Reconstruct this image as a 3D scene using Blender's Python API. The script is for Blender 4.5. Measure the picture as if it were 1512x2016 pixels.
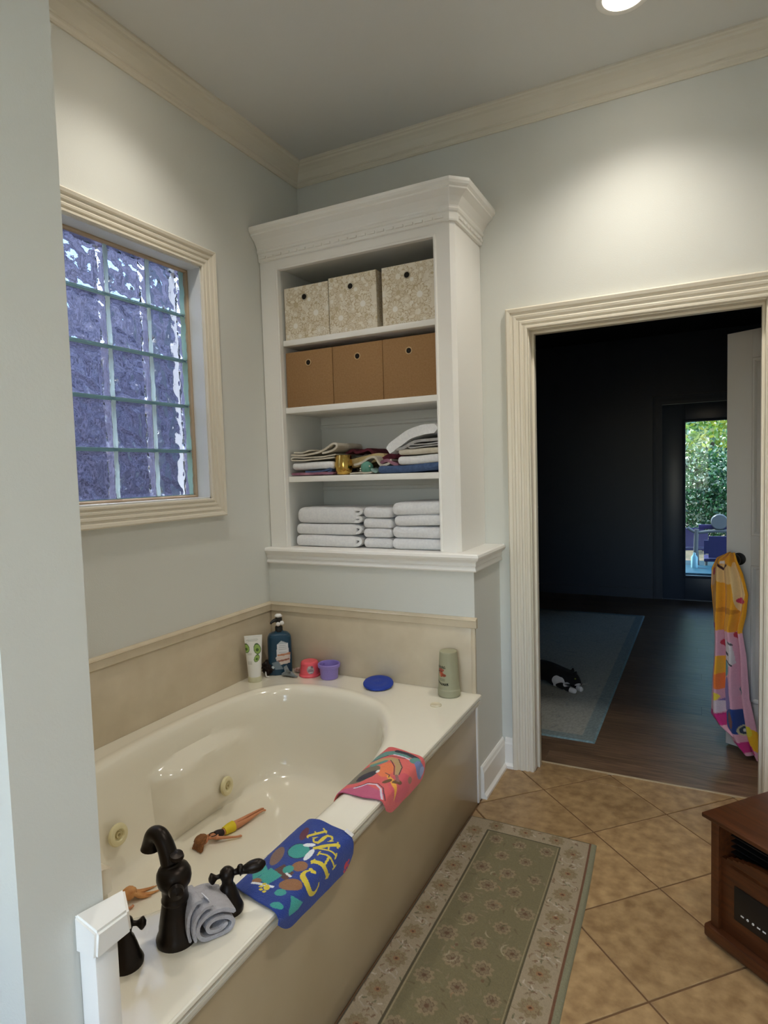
import bpy, bmesh, math, random
import numpy as np
from mathutils import Vector, Matrix, noise
random.seed(7); np.random.seed(7)
for o in list(bpy.data.objects): bpy.data.objects.remove(o)
SC = bpy.context.scene; COL = SC.collection
PI = math.pi

# ---------------------------------------------------------------- camera, world, lights, exposure
cd = bpy.data.cameras.new('camera'); cam = bpy.data.objects.new('camera', cd); COL.objects.link(cam)
cam.location = (1.8937, -2.8176, 1.4114); cam.rotation_mode = 'XYZ'; cam.rotation_euler = (1.5083, 0.0300, 0.4694)
cd.sensor_fit = 'VERTICAL'; cd.sensor_height = 36.0; cd.lens = 1222.4 * 36 / 2016; cd.clip_start = .02; cd.clip_end = 200
SC.camera = cam
SC.view_settings.view_transform = 'Standard'; SC.view_settings.look = 'None'; SC.view_settings.gamma = 1
SC.view_settings.use_curve_mapping = False; SC.view_settings.exposure = 0.74
W = bpy.data.worlds.new('sky'); SC.world = W; W.use_nodes = True
wn = W.node_tree.nodes; wl = W.node_tree.links; bgn = wn['Background']
sky = wn.new('ShaderNodeTexSky'); sky.sky_type = 'NISHITA'; sky.sun_disc = False; sky.sun_elevation = math.radians(48); sky.sun_rotation = math.radians(200)
wl.new(sky.outputs[0], bgn.inputs[0]); bgn.inputs[1].default_value = 0.5
def light(name, kind, loc, rot, energy, color, **kw):
    d = bpy.data.lights.new(name, kind); d.energy = energy; d.color = color
    for k, v in kw.items(): setattr(d, k, v)
    o = bpy.data.objects.new(name, d); COL.objects.link(o); o.location = loc; o.rotation_euler = rot; return o
light('sun', 'SUN', (0, 8, 6), (math.radians(42), 0, math.radians(-120)), 5.5, (1, .95, .85), angle=.01)
# daylight coming in through the bathroom's own window, in the rear wall behind the camera
light('window_daylight', 'AREA', (1.75, -4.36, 1.5), (-PI / 2, 0, 0), 180, (.62, .80, 1), shape='RECTANGLE', size=1.7, size_y=1.25)
CEIL = 3.017
WARM = (1, .94, .85)
CANS = [(1.66, -.44), (.42, -1.22), (2.35, -2.0), (1.5, -3.7)]
CANW = [27, 18, 28, 24]

# ---------------------------------------------------------------- helpers
def lin(c): 
    c = np.asarray(c, float) / 255; return np.where(c <= .04045, c / 12.92, ((c + .055) / 1.055) ** 2.4)
def rgba(c): return tuple(lin(c)) + (1,)
def mat(name, c, rough=.6, c2=None, scale=8, bump=0, bscale=60, metal=0, spec=.5, detail=4, stretch=None, trans=0, ior=1.45, coat=0, vary=0, sheen=0, emit=None, estr=0, sss=0):
    m = bpy.data.materials.new(name); m.use_nodes = True; n = m.node_tree.nodes; l = m.node_tree.links; b = n['Principled BSDF']
    b.inputs['Base Color'].default_value = rgba(c); b.inputs['Roughness'].default_value = rough; b.inputs['Metallic'].default_value = metal
    b.inputs['Specular IOR Level'].default_value = spec; b.inputs['Transmission Weight'].default_value = trans; b.inputs['IOR'].default_value = ior
    b.inputs['Coat Weight'].default_value = coat; b.inputs['Sheen Weight'].default_value = sheen; b.inputs['Coat Roughness'].default_value = .08
    if emit is not None: b.inputs['Emission Color'].default_value = rgba(emit); b.inputs['Emission Strength'].default_value = estr
    tc = n.new('ShaderNodeTexCoord'); vec = tc.outputs['Object']
    if stretch:
        mp = n.new('ShaderNodeMapping'); mp.inputs['Scale'].default_value = stretch; l.new(vec, mp.inputs[0]); vec = mp.outputs[0]
    if c2 is not None:
        t = n.new('ShaderNodeTexNoise'); t.inputs['Scale'].default_value = scale; t.inputs['Detail'].default_value = detail; l.new(vec, t.inputs['Vector'])
        r = n.new('ShaderNodeValToRGB'); r.color_ramp.elements[0].position = .32; r.color_ramp.elements[1].position = .68
        r.color_ramp.elements[0].color = rgba(c); r.color_ramp.elements[1].color = rgba(c2); l.new(t.outputs[0], r.inputs[0]); out = r.outputs[0]
        if vary:
            oi = n.new('ShaderNodeObjectInfo'); h = n.new('ShaderNodeHueSaturation'); mr = n.new('ShaderNodeMapRange')
            mr.inputs[3].default_value = 1 - vary; mr.inputs[4].default_value = 1 + vary; l.new(oi.outputs['Random'], mr.inputs[0]); l.new(mr.outputs[0], h.inputs['Value'])
            l.new(out, h.inputs['Color']); out = h.outputs[0]
            ad = n.new('ShaderNodeVectorMath'); ad.operation = 'MULTIPLY_ADD'; ad.inputs[1].default_value = (37, 19, 53); l.new(oi.outputs['Random'], ad.inputs[0]); l.new(vec, ad.inputs[2]); l.new(ad.outputs[0], t.inputs['Vector'])
        l.new(out, b.inputs['Base Color'])
    if bump:
        t = n.new('ShaderNodeTexNoise'); t.inputs['Scale'].default_value = bscale; t.inputs['Detail'].default_value = 3; l.new(vec, t.inputs['Vector'])
        bp = n.new('ShaderNodeBump'); bp.inputs['Strength'].default_value = bump; bp.inputs['Distance'].default_value = .003; l.new(t.outputs[0], bp.inputs['Height']); l.new(bp.outputs[0], b.inputs['Normal'])
    return m
def vmat(name, rough=.9, bump=.3, bscale=500, sheen=0, spec=.3, coat=0):
    m = mat(name, (200, 200, 200), rough, bump=bump, bscale=bscale, sheen=sheen, spec=spec, coat=coat); n = m.node_tree.nodes
    a = n.new('ShaderNodeVertexColor'); a.layer_name = 'Col'; m.node_tree.links.new(a.outputs[0], n['Principled BSDF'].inputs['Base Color']); return m
def put(name, me, m=None, parent=None, loc=None, rot=None):
    o = bpy.data.objects.new(name, me); COL.objects.link(o)
    if m is not None and not me.materials:
        for x in (m if isinstance(m, (list, tuple)) else [m]): me.materials.append(x)
    if parent: o.parent = parent
    if loc is not None: o.location = loc
    if rot is not None: o.rotation_euler = rot
    return o
def tag(o, label=None, cat=None, group=None, kind=None):
    if label: o['label'] = label
    if cat: o['category'] = cat
    if group: o['group'] = group
    if kind: o['kind'] = kind
    return o
def thing(name, label, cat, loc=(0, 0, 0), rz=0, group=None, kind=None):
    o = bpy.data.objects.new(name, None); COL.objects.link(o); o.location = loc; o.rotation_euler = (0, 0, rz); o.empty_display_size = .05
    return tag(o, label, cat, group, kind)
def shade(me, s=True, ang=None):
    me.polygons.foreach_set('use_smooth', [s] * len(me.polygons))
    if ang is not None and s: me.set_sharp_from_angle(angle=math.radians(ang))
def mesh(name, v, f, smooth=False, ang=None):
    me = bpy.data.meshes.new(name); me.from_pydata([tuple(p) for p in v], [], f); me.validate(); me.update(); shade(me, smooth, ang); return me
def bm_done(name, bm, smooth=False, ang=None):
    bmesh.ops.recalc_face_normals(bm, faces=bm.faces); me = bpy.data.meshes.new(name); bm.to_mesh(me); bm.free(); shade(me, smooth, ang); return me
def abox(bm, x0, x1, y0, y1, z0, z1, M=None):
    vs = [bm.verts.new((x, y, z)) for z in (z0, z1) for y in (y0, y1) for x in (x0, x1)]
    for f in ((0, 2, 3, 1), (4, 5, 7, 6), (0, 1, 5, 4), (2, 6, 7, 3), (0, 4, 6, 2), (1, 3, 7, 5)): bm.faces.new([vs[i] for i in f])
    if M is not None:
        for q in vs: q.co = M @ q.co
    return vs
def boxes(name, L, bevel=0, seg=2):
    bm = bmesh.new()
    for b in L: abox(bm, *b)
    if bevel: bmesh.ops.bevel(bm, geom=list(bm.edges), offset=bevel, segments=seg, affect='EDGES', profile=.5)
    return bm_done(name, bm, bevel > 0, 35)
def box(name, b, m, parent=None, bevel=0, **k): return put(name, boxes(name, [b], bevel), m, parent, **k)
def sweep(name, path, prof, to3d, closed=False, smooth=False):
    n = len(path); P = [Vector(p) for p in path]; V = []
    for i in range(n):
        nn = []
        if closed or i > 0: d = (P[i] - P[i - 1]).normalized(); nn.append(Vector((-d.y, d.x)))
        if closed or i < n - 1: d = (P[(i + 1) % n] - P[i]).normalized(); nn.append(Vector((-d.y, d.x)))
        m = nn[0] if len(nn) == 1 else (nn[0] + nn[1]) / (1 + nn[0].dot(nn[1]))
        for (o, h) in prof: q = P[i] + m * o; V.append(to3d(q.x, q.y, h))
    k = len(prof); F = []
    for i in range(n if closed else n - 1):
        j = (i + 1) % n
        for a in range(k): b = (a + 1) % k; F.append((i * k + a, i * k + b, j * k + b, j * k + a))
    if not closed: F.append(tuple(range(k))); F.append(tuple((n - 1) * k + a for a in range(k - 1, -1, -1)))
    bm = bmesh.new(); vs = [bm.verts.new(v) for v in V]
    for f in F:
        try: bm.faces.new([vs[i] for i in f])
        except ValueError: pass
    return bm_done(name, bm, smooth, 30)
def lathe(name, prof, seg=28, sx=1, sy=1, caps=True, smooth=True, ang=40):
    V = []; F = []; k = len(prof)
    for (r, z) in prof:
        for i in range(seg): a = 2 * PI * i / seg; V.append((r * sx * math.cos(a), r * sy * math.sin(a), z))
    for j in range(k - 1):
        for i in range(seg): i2 = (i + 1) % seg; F.append((j * seg + i, j * seg + i2, (j + 1) * seg + i2, (j + 1) * seg + i))
    if caps: F.append(tuple(range(seg - 1, -1, -1))); F.append(tuple((k - 1) * seg + i for i in range(seg)))
    return mesh(name, V, F, smooth, ang)
def crom(pts, n=8, closed=False):
    P = [Vector(p) for p in pts]; out = []; N = len(P)
    for i in range(N if closed else N - 1):
        if closed: a, b, c, d = P[i - 1], P[i], P[(i + 1) % N], P[(i + 2) % N]
        else: a, b, c, d = P[max(i - 1, 0)], P[i], P[i + 1], P[min(i + 2, N - 1)]
        for s in range(n):
            t = s / n; out.append(.5 * ((2 * b) + (c - a) * t + (2 * a - 5 * b + 4 * c - d) * t * t + (3 * b - a - 3 * c + d) * t ** 3))
    if not closed: out.append(P[-1])
    return out
def tube(name, pts, radii, seg=12, n=6, flat=1):
    P = crom(pts, n); R = [v.x for v in crom([(r, 0) for r in radii], n)] if len(radii) > 1 else [radii[0]] * len(P)
    V = []; F = []; up = Vector((0, 0, 1)); pn = None
    for i, p in enumerate(P):
        t = (P[min(i + 1, len(P) - 1)] - P[max(i - 1, 0)]).normalized()
        if pn is None: pn = t.orthogonal().normalized()
        pn = (pn - t * pn.dot(t)).normalized(); b = t.cross(pn)
        for s in range(seg): a = 2 * PI * s / seg; V.append(p + (pn * math.cos(a) + b * math.sin(a) * flat) * max(R[i], .0003))
    for i in range(len(P) - 1):
        for s in range(seg): s2 = (s + 1) % seg; F.append((i * seg + s, i * seg + s2, (i + 1) * seg + s2, (i + 1) * seg + s))
    F.append(tuple(range(seg - 1, -1, -1))); F.append(tuple((len(P) - 1) * seg + s for s in range(seg)))
    return mesh(name, V, F, True, 60)
def blob(name, loc, r, m, parent, sub=2, nz=0, nsc=20, rot=None, kind=None):
    bm = bmesh.new(); bmesh.ops.create_icosphere(bm, subdivisions=sub, radius=1)
    for v in bm.verts:
        d = 1 + nz * noise.noise(v.co * nsc); v.co = Vector((v.co.x * r[0] * d, v.co.y * r[1] * d, v.co.z * r[2] * d))
    return put(name, bm_done(name, bm, True), m, parent, loc, rot)
def rbox(name, size, r, m, parent=None, loc=None, rot=None, nz=0, nsc=12, cuts=5, sag=None):
    """soft box centred in x,y and standing on z=0: rounded edges and gentle unevenness, for folded towels"""
    bm = bmesh.new(); sx, sy, sz = size; abox(bm, -sx / 2, sx / 2, -sy / 2, sy / 2, 0, sz)
    bmesh.ops.bevel(bm, geom=list(bm.edges), offset=r, segments=4, affect='EDGES', profile=.5)
    bmesh.ops.subdivide_edges(bm, edges=[e for e in bm.edges if e.calc_length() > .05], cuts=cuts, use_grid_fill=True)
    ox = random.random() * 50
    for v in bm.verts:
        if nz: v.co += noise.noise_vector(v.co * nsc + Vector((ox, 3, 1))) * nz
        if sag: v.co.z += sag(v.co.x, v.co.y)
        v.co.z = max(v.co.z, 0)
    return put(name, bm_done(name, bm, True), m, parent, loc, rot)
def strip(name, path, th, y0, y1, m, parent=None, n=6, ny=8, nz=.002):
    """a folded cloth: a thick band following path (x,z) and running from y0 to y1"""
    P = crom([(a, b, 0) for a, b in path], n); L = []; R = []
    for i, p in enumerate(P):
        t = (P[min(i + 1, len(P) - 1)] - P[max(i - 1, 0)]).normalized(); q = Vector((-t.y, t.x, 0)) * th / 2
        L.append(p + q); R.append(p - q)
    ring = L + [P[-1] + (P[-1] - P[-2]).normalized() * th * .45] + R[::-1] + [P[0] - (P[1] - P[0]).normalized() * th * .45]
    k = len(ring); V = []; F = []; c = Vector((sum(p.x for p in ring) / k, sum(p.y for p in ring) / k, 0))
    for j in range(ny + 1):
        y = y0 + (y1 - y0) * j / ny
        for i, p in enumerate(ring):
            d = noise.noise_vector(Vector((p.x * 14, y * 9, p.y * 14))) * nz; V.append((p.x + d.x, y + d.y * 2, p.y + d.z))
    for j in range(ny):
        for i in range(k): i2 = (i + 1) % k; F.append((j * k + i, (j + 1) * k + i, (j + 1) * k + i2, j * k + i2))
    nP = len(P)
    for j in (0, ny):
        for i in range(nP - 1): F.append((j * k + i, j * k + i + 1, j * k + k - 3 - i, j * k + k - 2 - i) if False else (j * k + i, j * k + i + 1, j * k + (2 * nP - 1 - i), j * k + (2 * nP - i)))
        F.append((j * k + nP - 1, j * k + nP, j * k + nP + 1)); F.append((j * k, j * k + 2 * nP, j * k + 2 * nP + 1))
    bm = bmesh.new(); vs = [bm.verts.new(v) for v in V]
    for f in F:
        try: bm.faces.new([vs[i] for i in f])
        except ValueError: pass
    return put(name, bm_done(name, bm, True, 55), m, parent)
def skin(name, verts, edges, radii, m, parent=None, sub=2, loc=None):
    me = bpy.data.meshes.new(name); me.from_pydata(verts, edges, []); o = put(name, me, m, parent, loc)
    sk = o.modifiers.new('skin', 'SKIN'); sk.use_smooth_shade = True
    for i, r in enumerate(radii):
        d = me.skin_vertices[0].data[i]; d.radius = (r, r) if not isinstance(r, tuple) else r; d.use_root = (i == 0)
    s = o.modifiers.new('subd', 'SUBSURF'); s.levels = sub; s.render_levels = sub; return o
class Paint:
    """flat print colours laid out in metres on a cloth, rug or label"""
    def __init__(s, U, V, base): s.U, s.V = U, V; s.C = np.broadcast_to(lin(base), U.shape + (3,)).copy()
    def put(s, mask, col, a=1.0): s.C[mask] = s.C[mask] * (1 - a) + lin(col) * a
    def ell(s, x, y, rx, ry, col, ang=0, a=1.0, hole=0):
        c, n = math.cos(ang), math.sin(ang); dx, dy = s.U - x, s.V - y; d = ((dx * c + dy * n) / rx) ** 2 + ((-dx * n + dy * c) / ry) ** 2
        s.put((d < 1) & (d >= hole), col, a)
    def poly(s, pts, col, a=1.0):
        m = np.zeros(s.U.shape, bool); n = len(pts)
        for i in range(n):
            (x0, y0), (x1, y1) = pts[i], pts[(i + 1) % n]
            if y0 == y1: continue
            k = ((s.V > min(y0, y1)) & (s.V <= max(y0, y1))) & (s.U < (x1 - x0) * (s.V - y0) / (y1 - y0) + x0); m ^= k
        s.put(m, col, a)
    def line(s, pts, w, col, a=1.0):
        ws = w if isinstance(w, (list, tuple)) else [w] * len(pts); m = np.zeros(s.U.shape, bool)
        for i in range(len(pts) - 1):
            (x0, y0), (x1, y1) = pts[i], pts[i + 1]; dx, dy = x1 - x0, y1 - y0; L = dx * dx + dy * dy + 1e-12
            t = np.clip(((s.U - x0) * dx + (s.V - y0) * dy) / L, 0, 1); m |= np.hypot(s.U - x0 - t * dx, s.V - y0 - t * dy) < (ws[i] + (ws[i + 1] - ws[i]) * t) / 2
        s.put(m, col, a)
    def flower(s, x, y, r, col, core, n=8, ang=0, a=1.0, line=None):
        dx, dy = s.U - x, s.V - y; R = np.hypot(dx, dy); th = np.arctan2(dy, dx) + ang; e = r * (.72 + .28 * np.abs(np.cos(th * n / 2)))
        s.put(R < e, col, a)
        if line is not None: s.put((R < e) & (np.abs(np.cos(th * n / 2)) < .22) & (R > r * .3), line, a); s.put((R < e) & (R > e * .9), line, a)
        s.put(R < r * .3, core, a)
    def paw(s, x, y, r, col, ang=0):
        c, n = math.cos(ang), math.sin(ang); f = lambda a, b: (x + a * c - b * n, y + a * n + b * c)
        p = f(0, -.2 * r); s.ell(p[0], p[1], .55 * r, .45 * r, col, ang)
        for a, b in ((-.75, .15), (-.3, .6), (.3, .6), (.75, .15)): p = f(a * r, b * r); s.ell(p[0], p[1], .22 * r, .3 * r, col, ang)
    def noise(s, sc, amt):
        n0, n1 = s.U.shape; g = np.random.rand(n0, n1); s.C *= (1 + amt * (g[..., None] - .5))
def painted(name, pos, C, m, parent=None, wrap=False, smooth=True):
    nu, nv = C.shape[:2]; V = pos.reshape(-1, 3); i = np.arange(nu * nv).reshape(nu, nv)
    if wrap: i = np.vstack([i, i[:1]])
    q = np.stack([i[:-1, :-1], i[1:, :-1], i[1:, 1:], i[:-1, 1:]], -1).reshape(-1, 4)
    me = bpy.data.meshes.new(name); me.vertices.add(len(V)); me.vertices.foreach_set('co', V.astype(np.float32).ravel())
    me.loops.add(q.size); me.loops.foreach_set('vertex_index', q.astype(np.int32).ravel()); me.polygons.add(len(q)); me.polygons.foreach_set('loop_start', (np.arange(len(q)) * 4).astype(np.int32))
    me.update(calc_edges=True); me.validate()
    a = me.color_attributes.new('Col', 'FLOAT_COLOR', 'POINT'); d = np.ones((len(V), 4), np.float32); d[:, :3] = C.reshape(-1, 3); a.data.foreach_set('color', d.ravel())
    shade(me, smooth); return put(name, me, m, parent)
def grid(nu, nv, u0, u1, v0, v1): return np.meshgrid(np.linspace(u0, u1, nu), np.linspace(v0, v1, nv), indexing='ij')

# ---------------------------------------------------------------- materials
M_WALL = mat('wall paint', (220, 221, 214), .55, bump=.12, bscale=220, spec=.35)
M_CEIL = mat('ceiling paint', (222, 222, 218), .8, bump=.1, bscale=200, spec=.2)
M_TRIM = mat('cream trim paint', (228, 221, 204), .35)
M_CAB = mat('white cabinet paint', (243, 241, 235), .33)
M_TUB = mat('biscuit acrylic', (241, 235, 217), .14, spec=.55, coat=.5)
M_PANEL = mat('cultured stone panel', (217, 203, 177), .25, c2=(207, 192, 165), scale=9, coat=.2)
M_APRON = mat('tub apron', (190, 170, 137), .3, c2=(183, 162, 128), scale=5, coat=.15)
M_TILE = mat('travertine tile', (180, 149, 106), .36, c2=(142, 112, 76), scale=24, detail=15, bump=.3, bscale=45, vary=.10)
M_GROUT = mat('brown grout', (112, 84, 56), .9, bump=.4, bscale=300)
M_BRONZE = mat('oil rubbed bronze', (34, 30, 27), .36, c2=(46, 38, 32), scale=20, metal=.75, spec=.5)
M_WTOWEL = mat('white terry', (246, 246, 246), .95, c2=(236, 236, 238), scale=90, bump=.9, bscale=420, sheen=.3)
M_CREAM = mat('cream cloth', (214, 206, 190), .95, c2=(203, 194, 176), scale=60, bump=.8, bscale=380)
M_GREYC = mat('light grey cloth', (176, 174, 172), .95, c2=(160, 158, 158), scale=60, bump=.8, bscale=380)
M_BLUEC = mat('denim blue cloth', (82, 104, 142), .95, c2=(66, 86, 124), scale=60, bump=.8, bscale=380)
M_PINKC = mat('dusty pink cloth', (176, 128, 142), .95, c2=(130, 84, 104), scale=25, bump=.8, bscale=380)
M_MAROON = mat('maroon cloth', (104, 36, 50), .95, c2=(80, 26, 40), scale=40, bump=.8, bscale=380)
M_TEALC = mat('teal green', (104, 160, 142), .6, c2=(86, 140, 126), scale=30)
M_YELC = mat('pale yellow cloth', (206, 186, 138), .95, c2=(196, 174, 124), scale=40, bump=.8, bscale=380)
M_KRAFT = mat('kraft board', (158, 122, 82), .85, c2=(148, 112, 72), scale=120, bump=.3, bscale=300)
M_GOLD = mat('brushed gold', (206, 170, 92), .14, metal=1, bump=.06, bscale=50)
M_SILVER = mat('grommet metal', (200, 194, 180), .25, metal=1)
M_DARK = mat('near black plastic', (16, 15, 15), .4)
M_VOID = mat('dark hollow', (22, 19, 16), .9)
M_WOOD = mat('cherry veneer', (88, 46, 17), .42, c2=(62, 31, 11), scale=6, stretch=(1, 12, 12), coat=.1)
M_PLANK = mat('dark plank wood', (132, 106, 82), .3, c2=(88, 68, 52), scale=5, stretch=(1.5, 22, 10), vary=.16, bump=.15, bscale=40)
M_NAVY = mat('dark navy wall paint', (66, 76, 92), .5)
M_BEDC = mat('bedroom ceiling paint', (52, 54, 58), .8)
M_DOORW = mat('white door paint', (212, 210, 206), .45)
M_DARKW = mat('dark walnut', (40, 24, 16), .5, c2=(28, 16, 10), scale=12, stretch=(8, 8, 1))
M_CHROME = mat('white plastic', (226, 222, 208), .3)
M_TVWHITE = M_CHROME
M_EMIT = mat('lamp lens', (255, 244, 225), .5, emit=(255, 242, 220), estr=14)

# ---------------------------------------------------------------- the room shell
XE, YD, YS0, YS1 = 1.057, -.37, -2.19, -2.322
DX0, DX1, DZ = 1.2115, 2.1202, 2.03
WY0, WY1, WZ0, WZ1 = -1.775, -.757, 1.325, 2.308
XR, YR, HT = 3.4, -4.4, CEIL + .1
def struct(name, L, m, label, cat='wall', bevel=0): return tag(put(name, boxes(name, L, bevel), m), label, cat, None, 'structure')
struct('wall_left', [(-.2, 0, YR, WY0, 0, HT), (-.2, 0, WY1, .115, 0, HT), (-.2, 0, WY0, WY1, 0, WZ0), (-.2, 0, WY0, WY1, WZ1, HT)], M_WALL, 'pale grey painted wall holding the glass block window')
struct('wall_back', [(0, DX0 - .02, 0, .112, 0, HT), (DX1 + .02, XR, 0, .112, 0, HT), (DX0 - .02, DX1 + .02, 0, .112, DZ + .02, HT)], M_WALL, 'pale grey painted wall behind the linen cabinet with the open doorway')
struct('wall_right', [(XR, XR + .1, YR, .112, 0, HT)], M_WALL, 'pale grey painted bathroom wall past the wooden heater')
struct('wall_rear', [(-.2, .9, YR - .1, YR, 0, HT), (2.6, XR + .1, YR - .1, YR, 0, HT), (.9, 2.6, YR - .1, YR, 0, .85), (.9, 2.6, YR - .1, YR, 2.15, HT)], M_WALL, 'pale grey painted wall with the daylight window, facing the tub')
struct('wall_partition', [(0, XE, YS1, YS0, 0, CEIL)], M_WALL, 'end of the painted partition wall at the faucet end of the tub')
struct('wall_half', [(0, XE, YD, 0, 0, .992)], M_WALL, 'short boxed wall below the linen cabinet, painted pale grey')
struct('ceiling', [(-.2, XR + .1, YR - .1, .112, CEIL, CEIL + .1)], M_CEIL, 'flat grey white bathroom ceiling', 'ceiling')

# floor: grout bed with diagonal tiles proud of it
fl = struct('floor', [(0, XR, YR, .112, -.06, -.003)], M_GROUT, 'bathroom floor of beige tiles laid diagonally', 'floor')
def clip(poly, x0, x1, y0, y1):
    for ax, v, sg in ((0, x0, 1), (0, x1, -1), (1, y0, 1), (1, y1, -1)):
        out = []
        for i in range(len(poly)):
            a, b = poly[i - 1], poly[i]; da, db = (a[ax] - v) * sg, (b[ax] - v) * sg
            if (da >= 0) != (db >= 0): t = da / (da - db); out.append((a[0] + (b[0] - a[0]) * t, a[1] + (b[1] - a[1]) * t))
            if db >= 0: out.append(b)
        poly = out
        if len(poly) < 3: return []
    return poly
H = .2465; G = .0032
def prism(bm, poly, z0, z1):
    b = .0016; c = Vector((sum(p[0] for p in poly) / len(poly), sum(p[1] for p in poly) / len(poly))); n = len(poly)
    rings = []
    for z, ins in ((z0, 0), (z1 - b, 0), (z1, b)):
        r = []
        for p in poly: d = (c - Vector(p)); d = d.normalized() * ins * 1.4 if d.length > 0 else d; r.append(bm.verts.new((p[0] + d.x, p[1] + d.y, z)))
        rings.append(r)
    for a in range(2):
        for i in range(n): j = (i + 1) % n; bm.faces.new((rings[a][i], rings[a][j], rings[a + 1][j], rings[a + 1][i]))
    bm.faces.new(rings[2])
for i in range(-14, 16):
    for j in range(-24, 4):
        if (i + j) % 2: continue
        cx, cy = 1.776 + i * H, -.395 + j * H
        q = [(cx - H + G * 1.41, cy), (cx, cy - H + G * 1.41), (cx + H - G * 1.41, cy), (cx, cy + H - G * 1.41)]
        rects = [(XE + .006, XR, YR, -.0005), (DX0, DX1, -.0005, .110)]
        ps = [p for p in (clip(q, *r) for r in rects) if len(p) > 2]
        ps = [p for p in ps if abs(sum(p[k - 1][0] * p[k][1] - p[k][0] * p[k - 1][1] for k in range(len(p)))) > 2e-4]
        if not ps: continue
        bm = bmesh.new()
        for p in ps: prism(bm, p, -.004, 0)
        put('tile', bm_done('tile', bm), M_TILE, fl)
tag(box('threshold', (DX0, DX1, .105, .116, -.003, .0025), mat('pale edge strip', (196, 178, 146), .4)), 'thin pale edge strip between the tiles and dark planks', 'threshold', kind='structure').name = 'trim_4'

# crown moulding
CROWN = [(0, -.101), (.006, -.101), (.011, -.095), (.013, -.086), (.016, -.082), (.02, -.08), (.02, -.072), (.026, -.064), (.036, -.047), (.05, -.031), (.06, -.024), (.064, -.016), (.07, -.013), (.074, -.008), (.074, 0), (0, 0)]
o = put('trim_1', sweep('trim_1', [(XR, YR), (XR, 0), (0, 0), (0, YS0)], CROWN, lambda a, b, h: (a, b, CEIL + h)), M_TRIM); tag(o, 'cream crown moulding running along the ceiling', 'moulding', kind='structure')
# baseboards
BASE = [(0, 0), (.026, 0), (.026, .012), (.018, .02), (.015, .024), (.015, .115), (.012, .122), (.009, .135), (.004, .142), (0, .142)]
for nm, path, lb in (('baseboard_half', [(XE, -.005), (XE, YD + .035)], 'white baseboard on the side of the short boxed wall'), ('baseboard_back', [(1.1130, 0), (XE + .015, 0)], 'short white baseboard between the boxed wall and door casing'), ('baseboard_right', [(XR, YR), (XR, 0), (DX1 + .10, 0)], 'white baseboard past the doorway')):
    o = put(nm, sweep(nm, path, BASE, lambda a, b, h: (a, b, h)) if nm != 'baseboard_half' else sweep(nm, path[::-1], [(-p, q) for p, q in BASE], lambda a, b, h: (a, b, h)), M_CAB); tag(o, lb, 'baseboard', kind='structure')
# door casing and jamb
CAS = [(0, 0), (0, .013), (.004, .016), (.012, .016), (.015, .012), (.022, .012), (.025, .017), (.034, .018), (.038, .014), (.047, .015), (.05, .019), (.060, .021), (.064, .017), (.073, .018), (.077, .024), (.09, .027), (.096, .022), (.098, 0)]
o = put('trim_2', sweep('trim_2', [(DX0 - .004, 0), (DX0 - .004, DZ + .004), (DX1 + .004, DZ + .004), (DX1 + .004, 0)], CAS, lambda a, b, h: (a, -h, b)), M_TRIM); tag(o, 'cream fluted casing around the bedroom doorway', 'moulding', kind='structure')
jm = thing('trim_3', 'cream door jamb lining the bedroom doorway', 'moulding', kind='structure')
for nm, b in (('side_jamb', (DX0 - .018, DX0, .0, .113, 0, DZ + .018)), ('side_jamb', (DX1, DX1 + .018, .0, .113, 0, DZ + .018)), ('head_jamb', (DX0, DX1, .0, .113, DZ, DZ + .018)),
              ('door_stop', (DX0, DX0 + .011, .045, .08, 0, DZ)), ('door_stop', (DX1 - .011, DX1, .045, .08, 0, DZ)), ('door_stop', (DX0 + .011, DX1 - .011, .045, .08, DZ - .011, DZ))): box(nm, b, M_TRIM, jm, .001)

# ---------------------------------------------------------------- glass block window
win = thing('window_1', 'glass block window with cream casing above the tub', 'window', kind='structure')
put('window_casing', sweep('window_casing', [(WY0, WZ0), (WY0, WZ1), (WY1, WZ1), (WY1, WZ0)], [(p * .82, q) for p, q in CAS], lambda a, b, h: (h, a, b), True), M_TRIM, win)
lin_m = mat('window reveal paint', (222, 224, 222), .4)
for nm, b in (('side_reveal', (-.17, .004, WY0 - .001, WY0 + .006, WZ0, WZ1)), ('side_reveal', (-.17, .004, WY1 - .006, WY1 + .001, WZ0, WZ1)), ('head_reveal', (-.17, .004, WY0, WY1, WZ1 - .006, WZ1 + .001)), ('window_sill', (-.17, .004, WY0, WY1, WZ0 - .001, WZ0 + .006))): box(nm, b, lin_m, win)
stopm = mat('tan stop bead', (186, 164, 138), .5)
PY1, PZ0, PZ1 = -.774, 1.338, 2.300; NCB, NRB = 5, 5; PY0 = PY1 - NCB * .1965; pw = .1965; ph = (PZ1 - PZ0) / NRB
put('stop_bead', sweep('stop_bead', [(WY0 + .006, WZ0 + .006), (WY0 + .006, WZ1 - .006), (WY1 - .006, WZ1 - .006), (WY1 - .006, WZ0 + .006)], [(0, 0), (0, .016), (-.006, .018), (-.011, .012), (-.011, 0)], lambda a, b, h: (-.08 + h, a, b), True), stopm, win)
M_GB = mat('glass block', (224, 230, 244), .02, trans=1, ior=1.42, bump=.35, bscale=40)
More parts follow.
